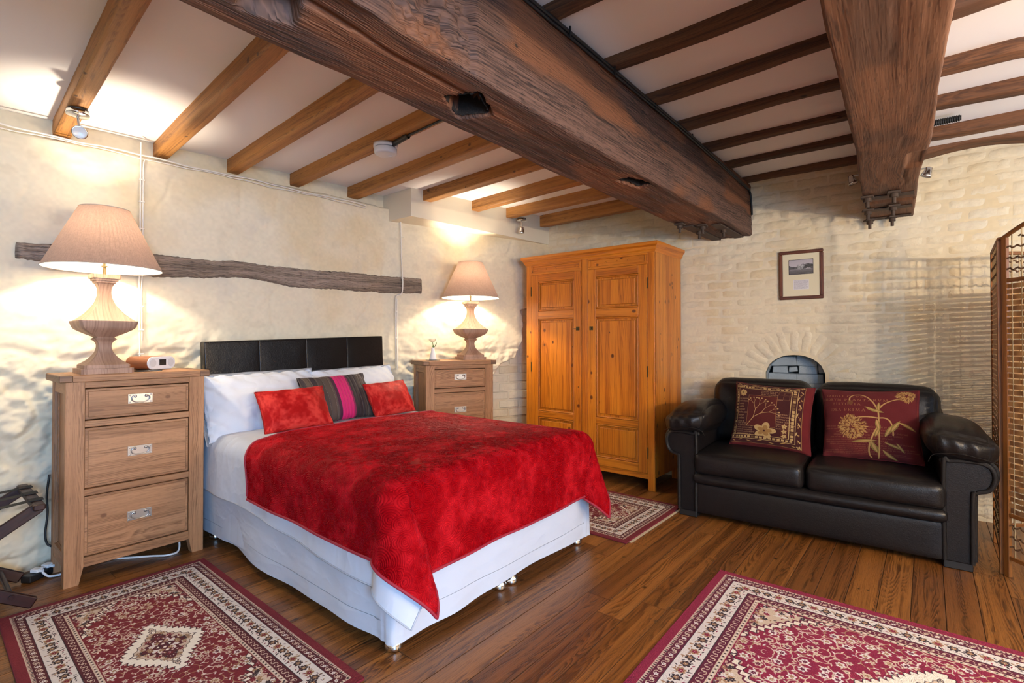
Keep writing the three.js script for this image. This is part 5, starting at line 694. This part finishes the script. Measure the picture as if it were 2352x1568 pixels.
function rug(label, x, z, w, d, tex, edgeM, turn = 0, th = 0.010) {
  const t = thing('rug', label, 'rug', [x, 0, z], turn), b = pileBump.clone(); b.repeat.set(w / 0.16, d / 0.16); b.needsUpdate = true;
  const top = sheet(40, 60, (u, v) => [(u - 0.5) * w, th + 0.0015 * Math.sin(u * 9 + v * 5), (v - 0.5) * d], (u, v) => [u, 1 - v]); top.index.array.reverse(); top.computeVertexNormals();
  put('pile', top, new THREE.MeshPhysicalMaterial({ map: tex, bumpMap: b, bumpScale: 0.004, roughness: 0.95, sheen: 0.3, sheenRoughness: 0.6 }), t);
  put('selvedge', merge([cbox(w + 0.004, th, 0.008, 0, th / 2, -d / 2, 0.003), cbox(w + 0.004, th, 0.008, 0, th / 2, d / 2, 0.003), cbox(0.008, th, d, -w / 2, th / 2, 0, 0.003), cbox(0.008, th, d, w / 2, th / 2, 0, 0.003)]), edgeM, t);
  put('backing', cbox(w - 0.004, 0.004, d - 0.004, 0, 0.002, 0, 0.001), std(lin(0.45, 0.38, 0.28), 0.95), t); return t;
}
const palA = { edge: '#6d0f1e', red: '#6e0d1b', deep: '#4e0c17', cream: '#d6ccc4', beige: '#c4ae9a', ink: '#2c1a1c', tan: '#94704f' };
const palB = { edge: '#86163a', red: '#84123a', deep: '#5c1030', cream: '#ded6d0', beige: '#ccb8a2', ink: '#33242c', tan: '#a07a5c' };
const rugA = rugTex(1024, 1920, 0.80, 1.5, 1, palA, 51), edgeA = std(lin(0.14, 0.006, 0.016), 0.95), edgeB = std(lin(0.22, 0.008, 0.04), 0.95);
rug('maroon and cream oriental rug before the oak chest, diamond medallion in view', 0.672, 1.290, 0.79, 1.52, rugA, edgeA, -0.012);
rug('maroon and cream oriental rug half under the bed beside the wardrobe', 3.170, 1.462, 0.845, 1.52, rugA, edgeA, -0.01);
rug('larger crimson oriental rug on the open boards before the sofa', 2.125, 3.630, 1.22, 1.72, rugTex(1360, 1920, 1.22, 1.72, 1.18, palB, 57), edgeB, 0.012);
tag(put('rug_underlay', cbox(0.83, 0.003, 0.30, 0, 0, 0, 0.001), std(lin(0.50, 0.40, 0.27), 0.95)), 'thin beige underlay peeping from the rug by the sofa foot', 'underlay'); scene.getObjectByName('rug_underlay').position.set(3.19, 0.0016, 2.093); scene.getObjectByName('rug_underlay').rotation.y = -0.01;
// ================================================================ SMALL THINGS
// clock radio
{
  const t = thing('clock_radio', 'wood and white pill-shaped clock radio on the oak chest', 'radio', [0.975, 1.03, 0.165], 0.55), w = 0.195, h = 0.074, d = 0.135, pill = (a, b) => { const s = new THREE.Shape(), r = b / 2, l = a / 2 - r; s.moveTo(-l, -r); s.lineTo(l, -r); s.absarc(l, 0, r, -PI / 2, PI / 2); s.lineTo(-l, r); s.absarc(-l, 0, r, PI / 2, PI * 1.5); return s; };
  put('body', grain(new THREE.ExtrudeGeometry(pill(w, h), { depth: d, bevelEnabled: false, curveSegments: 20 }).translate(0, h / 2 + 0.003, -d), 'z'), woodMat(T.lampWood, 0.45, 0.0004, { color: 0xd8a47c }), t);
  const f = put('face', grain(new THREE.ExtrudeGeometry(pill(w - 0.008, h - 0.008), { depth: 0.004, bevelEnabled: true, bevelSize: 0.003, bevelThickness: 0.002, bevelSegments: 2, curveSegments: 20 }).translate(0, h / 2 + 0.003, 0)), M.plasticWhite, t);
  put('display', cbox(0.046, 0.034, 0.002, 0.004, h / 2 + 0.006, 0.0072, 0.0005), M.plasticBlack, f); for (const s of [-1, 1]) put('speaker_grille', new THREE.CylinderGeometry(0.022, 0.022, 0.001, 28).rotateX(PI / 2).translate(s * 0.062, h / 2 + 0.004, 0.0066), std(lin(0.62, 0.62, 0.62), 0.8), f);
  put('foot', cbox(0.12, 0.006, 0.09, 0, 0.003, -0.06, 0.001), M.plasticBlack, t);
}
tag(put('coaster', cbox(0.115, 0.005, 0.075, 0, 0, 0, 0.002), M.plasticBlack), 'thin black card lying before the clock radio', 'card'); scene.getObjectByName('coaster').position.set(0.880, 1.0327, 0.285);
{ // vase with one white flower
  const p = [2.895, 1.03, 0.352]; const c = thing('round_coaster', 'flat dark slate coaster under the white vase', 'coaster', p, NSR.a); put('slate', cbox(0.098, 0.004, 0.098, 0, 0.002, 0, 0.001), M.plasticBlack, c); c.name = 'slate_coaster';
  const t = thing('bud_vase', 'small white ceramic bud vase holding a cream rose', 'vase', [p[0], 1.0345, p[2]]); put('vase', lathe([[0, 0], [0.030, 0], [0.032, 0.006], [0.026, 0.035], [0.016, 0.072], [0.013, 0.092], [0.0145, 0.104], [0.0125, 0.104], [0.011, 0.092], [0.010, 0.03], [0, 0.03]], 36), M.ceramic, t);
  const f = thing('rose', 'cream rose with green leaves standing in the bud vase', 'flower', [p[0], 1.0345, p[2]]); put('stem', tube([[0.002, 0.035, 0], [0.004, 0.10, 0.002], [-0.004, 0.13, 0.004], [-0.010, 0.155, 0.006]], 0.0025, 16, 6), M.leaf, f);
  const pet = (a, r, tilt, s) => { const g = sheet(6, 6, (u, v) => { const X = (u - 0.5) * 0.034 * s * Math.sin(0.35 + v * 2.1), Y = v * 0.034 * s, Z = 0.010 * s * Math.sin(v * 2.4) - 9 * X * X; return [X, Y, Z]; }); g.rotateX(tilt); g.translate(0, 0, r); g.rotateY(a); return g.translate(-0.011, 0.152, 0.006); };
  for (let i = 0; i < 5; i++) put('petal', pet(i * 1.257, 0.006, 0.10, 0.85), M.petal, f); for (let i = 0; i < 6; i++) put('petal', pet(0.5 + i * 1.05, 0.010, 0.42, 1.0), M.petal, f);
  const lf = (x, y, z, a, tl, s) => { const g = sheet(4, 8, (u, v) => { const w = 0.018 * s * Math.sin(v * PI) * (u - 0.5); return [w, v * 0.055 * s, 0.006 * Math.sin(v * 3) + 4 * w * w]; }); g.rotateX(tl); g.rotateY(a); return g.translate(x, y, z); };
  put('leaf', lf(0.006, 0.102, 0.004, 1.3, 0.45, 1.05), M.leaf, f); put('leaf', lf(0.0, 0.104, 0, -0.6, 0.9, 0.7), M.leaf, f); put('leaf', lf(0.004, 0.10, 0.004, 2.6, 0.7, 0.75), M.leaf, f);
}
// smoke alarm with its black lead
{
  const t = thing('smoke_alarm', 'white round smoke alarm fixed under a ceiling joist', 'alarm', [1.832, 2.360, 1.125]); t.scale.set(1.2, 1.4, 1.2);
  put('base', lathe([[0, 0], [0.059, 0], [0.059, -0.014], [0.050, -0.0142]], 40), M.plasticWhite, t); put('cover', lathe([[0.050, -0.0185], [0.056, -0.019], [0.056, -0.034], [0.052, -0.040], [0.048, -0.0405], [0.046, -0.043], [0, -0.0435]], 40), M.plasticWhite, t); put('vent_ring', lathe([[0.051, -0.0135], [0.051, -0.0195]], 40), std(lin(0.3, 0.3, 0.32), 0.7), t); put('button', lathe([[0.010, -0.0475], [0.010, -0.050], [0, -0.0505]], 20).translate(0.018, 0.001, 0.012), M.plasticWhite, t);
  const c = tag(put('alarm_cable', tube([[1.845, 2.352, 1.165], [1.832, 2.355, 1.25], [1.826, 2.357, 1.36], [1.812, 2.358, 1.6], [1.798, 2.358, 1.85], [1.785, 2.357, 2.09]], 0.007, 60, 8), M.cableBlack), 'black cable clipped under the joist from the smoke alarm', 'cable'); put('sleeve', tube([[1.842, 2.350, 1.17], [1.832, 2.352, 1.26], [1.826, 2.356, 1.34]], 0.016, 20, 8), M.cableBlack, c);
}
// ceiling spotlights (switched off)
function spot(label, pos, turn, kind) {
  const t = thing('spotlight', label, 'spotlight', pos, turn), glassM = std(lin(0.72, 0.72, 0.70), 0.25);
  put('base', lathe([[0, 0], [0.044, 0], [0.044, -0.010], [0.046, -0.012], [0.044, -0.020], [0.012, -0.026], [0, -0.026]], 36), M.chrome, t); put('packing', new THREE.CylinderGeometry(0.042, 0.040, 0.018, 28).translate(0, -0.001, 0), M.plasticBlack, t);
  const arm = kind === 'tilt' ? [[0, -0.022, 0], [0.004, -0.06, 0.004], [0.006, -0.10, 0.008]] : [[0, -0.024, 0], [0, -0.05, 0], [0, -0.075, 0]]; put('arm', tube(arm, 0.0055, 16, 8), M.satin, t);
  const e = arm.at(-1), h = new THREE.Group(); h.name = 'head'; h.position.set(...e); t.add(h); if (kind === 'tilt') h.quaternion.setFromUnitVectors(new THREE.Vector3(0, -1, 0), new THREE.Vector3(-0.158, -0.312, 0.937).normalize()); else h.rotation.set(0.15, 0, 0);
  put('cup', lathe([[0.008, 0.004], [0.018, 0], [0.022, -0.018], [0.030, -0.045], [0.031, -0.058], [0.027, -0.058]], 30), M.chrome, h); put('lens', lathe([[0.0265, -0.056], [0.022, -0.053], [0, -0.051]], 26), glassM, h); return t;
}
spot('chrome spotlight with white lens under the joist above the left lamp', [0.545, joistY(0.55) - 0.012, 0.445], 0, 'tilt');
spot('chrome spotlight hanging from the joist in the corner over the wardrobe', [3.800, 2.362, 0.60], 0, 'down');
{ const s = spot('bright chrome spotlight on the window side of the sofa beam', [4.34, 2.345, 3.545], 0, 'down'); s.rotation.set(-PI / 2, 0, 0); s.children.at(-1).rotation.set(PI / 2 + 0.35, 0, 0); const s2 = spot('dark chrome spotlight on the bed side of the sofa beam', [4.29, 2.365, 3.262], 0, 'down'); s2.rotation.set(PI / 2, 0, 0); s2.children.at(-1).rotation.set(-PI / 2 - 0.3, 0, 0); }
// wall lamps outside the picture, on the window wall
for (const [x, l] of [[1.05, 'brass wall lamp with bare bulb on window wall, nearer the bedside window'], [1.90, 'brass wall lamp with bare bulb on window wall, nearer the screen']]) {
  const t = thing('wall_lamp', l, 'lamp', [x, 1.50, ROOM_Z]); put('back_plate', cbox(0.08, 0.14, 0.014, 0, -0.06, -0.007, 0.004), M.brass, t); put('arm', tube([[0, -0.06, -0.01], [0, -0.07, -0.07], [0, -0.05, -0.11], [0, -0.03, -0.115]], 0.007, 24, 8), M.brass, t); put('socket', new THREE.CylinderGeometry(0.016, 0.014, 0.03, 16).translate(0, -0.02, -0.115), M.brass, t);
  put('light_bulb', new THREE.SphereGeometry(0.022, 18, 12).scale(1, 1.3, 1).translate(0, 0.02, -0.115), M_bulb, t); const pl = new THREE.PointLight(SCONCE_WARM, SCONCE_POWER, 0, 2); pl.name = 'wall_lamp_light'; pl.position.set(0, 0.02, -0.115); pl.castShadow = true; pl.shadow.radius = 1; t.add(pl);
}
// cream cables on the headboard wall
function wallCable(label, pts, r = 0.0045, n = 120) { return tag(put('wall_cable', tube(pts, r, n, 6), M.cable), label, 'cable'); }
{
  const hor = (y0, o) => { const P = []; for (let i = 0; i <= 34; i++) { const x = lerp(-0.5, 2.46, i / 34); P.push([x, y0 + 0.030 * clamp((x - 0.3) / 2.1) - (i % 3 === 1 ? 0.004 : 0) + 0.004 * Math.sin(x * 9 + o), 0.012]); } return P; };
  wallCable('cream cable running along the headboard wall just under the joists', hor(2.288, 0), 0.0048, 200); wallCable('thin cream cable under the one below the joists', hor(2.272, 2), 0.0035, 200);
  const a = wallCable('pair of cream cables dropping down the wall behind the left lamp', [[0.908, 2.37, 0.014], [0.908, 2.1, 0.012], [0.908, 1.9, 0.012], [0.906, 1.73, 0.022], [0.904, 1.6, 0.022], [0.905, 1.5, 0.012], [0.907, 1.2, 0.020], [0.908, 1.03, 0.024]]); put('strand', tube([[0.928, 2.27, 0.012], [0.922, 2.24, 0.012], [0.921, 2.1, 0.012], [0.921, 1.9, 0.012], [0.919, 1.73, 0.022], [0.917, 1.6, 0.022], [0.918, 1.5, 0.012], [0.919, 1.2, 0.020]], 0.0042, 100, 6), M.cable, a);
  for (const y of [2.15, 2.02, 1.86, 1.40, 1.26, 1.12]) put('clip', cbox(0.030, 0.008, 0.008, 0.914, y, y < 1.3 ? 0.022 : 0.014, 0.002), M.cable, a);
  const W = (s, y, o = 0.016) => { const [x, z, nx, nz] = wallPath(s); return [x + nx * o, y, z + nz * o]; };
  const b = wallCable('cream cable dropping from the boxing past the end of the wall timber', [W(2.792, 2.235), W(2.795, 2.1), W(2.800, 1.9), W(2.806, 1.76, 0.024), W(2.808, 1.68, 0.028), W(2.800, 1.61, 0.024), W(2.762, 1.585, 0.018), W(2.750, 1.56), W(2.748, 1.3), W(2.748, 1.12, 0.022), W(2.748, 0.95, 0.03)], 0.0055, 140); put('strand', tube([W(2.760, 1.56), W(2.760, 1.3), W(2.760, 1.12, 0.024), W(2.760, 0.95, 0.03)], 0.0045, 60, 6), M.cable, b); for (const y of [2.1, 1.74, 1.45, 1.22]) put('clip', cbox(0.030, 0.008, 0.008, ...W(y > 1.6 ? 2.803 : 2.754, y, 0.026), 0.002), M.cable, b);
}
// black cables along the top of the great beam
{ const t = tag(put('beam_cable', tube([[0.6, 2.462, 2.472], [1.2, 2.455, 2.476], [1.8, 2.458, 2.480], [2.4, 2.452, 2.487], [3.0, 2.452, 2.492], [3.6, 2.440, 2.494], [4.1, 2.425, 2.497], [4.36, 2.41, 2.498], [4.40, 2.32, 2.502], [4.41, 2.22, 2.505]], 0.008, 160, 7), M.cableBlack), 'black cables clipped along the top of the great beam', 'cable'); put('strand', tube([[0.6, 2.444, 2.472], [1.2, 2.440, 2.476], [1.8, 2.438, 2.480], [2.4, 2.436, 2.487], [3.0, 2.434, 2.492], [3.6, 2.424, 2.494], [4.3, 2.41, 2.498]], 0.006, 120, 7), M.cableBlack, t); for (const x of [1.35, 1.72, 2.1, 2.55, 3.1]) put('clip', cbox(0.008, 0.045, 0.006, x, 2.448, 2.492, 0.001), M.cableBlack, t); }
{ const g = []; for (let i = 0; i < 16; i++) g.push(new THREE.TorusGeometry(0.015, 0.004, 6, 14).rotateY(0).translate(0, 0, i * 0.010)); g.push(new THREE.CylinderGeometry(0.015, 0.015, 0.17, 12).rotateX(PI / 2).translate(0, 0, 0.075)); const o = put('flexible_conduit', merge(g), M.cableBlack); tag(o, 'short dark corrugated conduit between the crooked joists beyond the sofa beam', 'conduit'); o.position.set(3.86, 2.475, 3.60); }
// luggage rack at the edge of the picture
{
  const t = thing('luggage_rack', 'dark mahogany folding luggage rack with black straps beside the oak chest', 'luggage rack', [0.075, 0, 0.32]), rk = woodMat(T.mahog, 0.42, 0.0004, { color: 0x7a4440 }), strap = std(lin(0.018, 0.018, 0.018), 0.8, { bumpMap: clothBump, bumpScale: 0.0006 });
  const bar = (a, b, w, d) => { const A = new THREE.Vector3(...a), Bv = new THREE.Vector3(...b), v = Bv.clone().sub(A), L = v.length(), g = cbox(L, w, d, 0, 0, 0, 0.006, 'x'); g.rotateZ(Math.atan2(v.y, v.x)); return g.translate(...A.add(Bv).multiplyScalar(0.5).toArray()); };
  for (const z of [-0.215, 0.215]) { put('leg', bar([-0.325, 0.028, z], [0.338, 0.460, z], 0.05, 0.022), rk, t); put('leg', bar([0.325, 0.028, z * 0.87], [-0.338, 0.460, z * 0.87], 0.05, 0.022), rk, t); }
  for (const s of [-1, 1]) { put('top_rail', cbox(0.042, 0.028, 0.50, s * 0.332, 0.462, 0, 0.006, 'z'), rk, t); put('stretcher', rod([s * 0.25, 0.085, -0.21], [s * 0.25, 0.085, 0.21], 0.010, 10), rk, t); }
  for (const z of [-0.15, 0, 0.15]) put('strap', merge([-1, 1].map(s => cbox(0.05, 0.004, 0.05, s * 0.332, 0.479, z, 0.001)).concat([sheet(20, 1, (u, v) => [lerp(-0.34, 0.34, u), 0.479 - 0.02 * Math.sin(u * PI), z + (v - 0.5) * 0.05])])), strap, t);
}
// power strip and leads behind the chest
{
  const t = thing('power_strip', 'black power strip with white plugs on the floor by the chest', 'power strip', [0.472, 0, 0.112], 0.62); put('housing', cbox(0.15, 0.034, 0.056, 0, 0.017, 0, 0.006), M.plasticBlack, t); for (const x of [-0.02, 0.035]) put('plug', merge([cbox(0.038, 0.020, 0.042, x, 0.044, 0.004, 0.005), cbox(0.012, 0.014, 0.02, x, 0.042, 0.030, 0.003)]), M.plasticWhite, t); put('switch', cbox(0.014, 0.006, 0.02, 0.062, 0.037, 0, 0.002), M.plasticWhite, t);
  tag(put('white_lead', tube([[0.475, 0.035, 0.155], [0.50, 0.012, 0.175], [0.56, 0.006, 0.17], [0.62, 0.006, 0.14], [0.66, 0.006, 0.10], [0.60, 0.02, 0.07], [0.55, 0.045, 0.085], [0.56, 0.06, 0.12], [0.64, 0.04, 0.12], [0.76, 0.007, 0.15], [0.90, 0.007, 0.27], [0.97, 0.007, 0.33], [1.03, 0.012, 0.30], [1.05, 0.10, 0.20], [1.05, 0.30, 0.04]], 0.0055, 220, 8), M.plasticWhite), 'white lead looping over the floor under the oak chest', 'cable');
  tag(put('black_lead', tube([[0.512, 0.50, 0.055], [0.503, 0.40, 0.055], [0.506, 0.30, 0.056], [0.498, 0.20, 0.058], [0.505, 0.145, 0.062], [0.53, 0.12, 0.07], [0.56, 0.08, 0.075], [0.53, 0.045, 0.09], [0.49, 0.04, 0.11]], 0.005, 90, 8), M.cableBlack), 'black lead hanging down the wall beside the oak chest', 'cable');
}
scene.traverse(o => { if (o.isMesh) { o.castShadow = true; o.receiveShadow = true; } });
renderer.render(scene, camera);
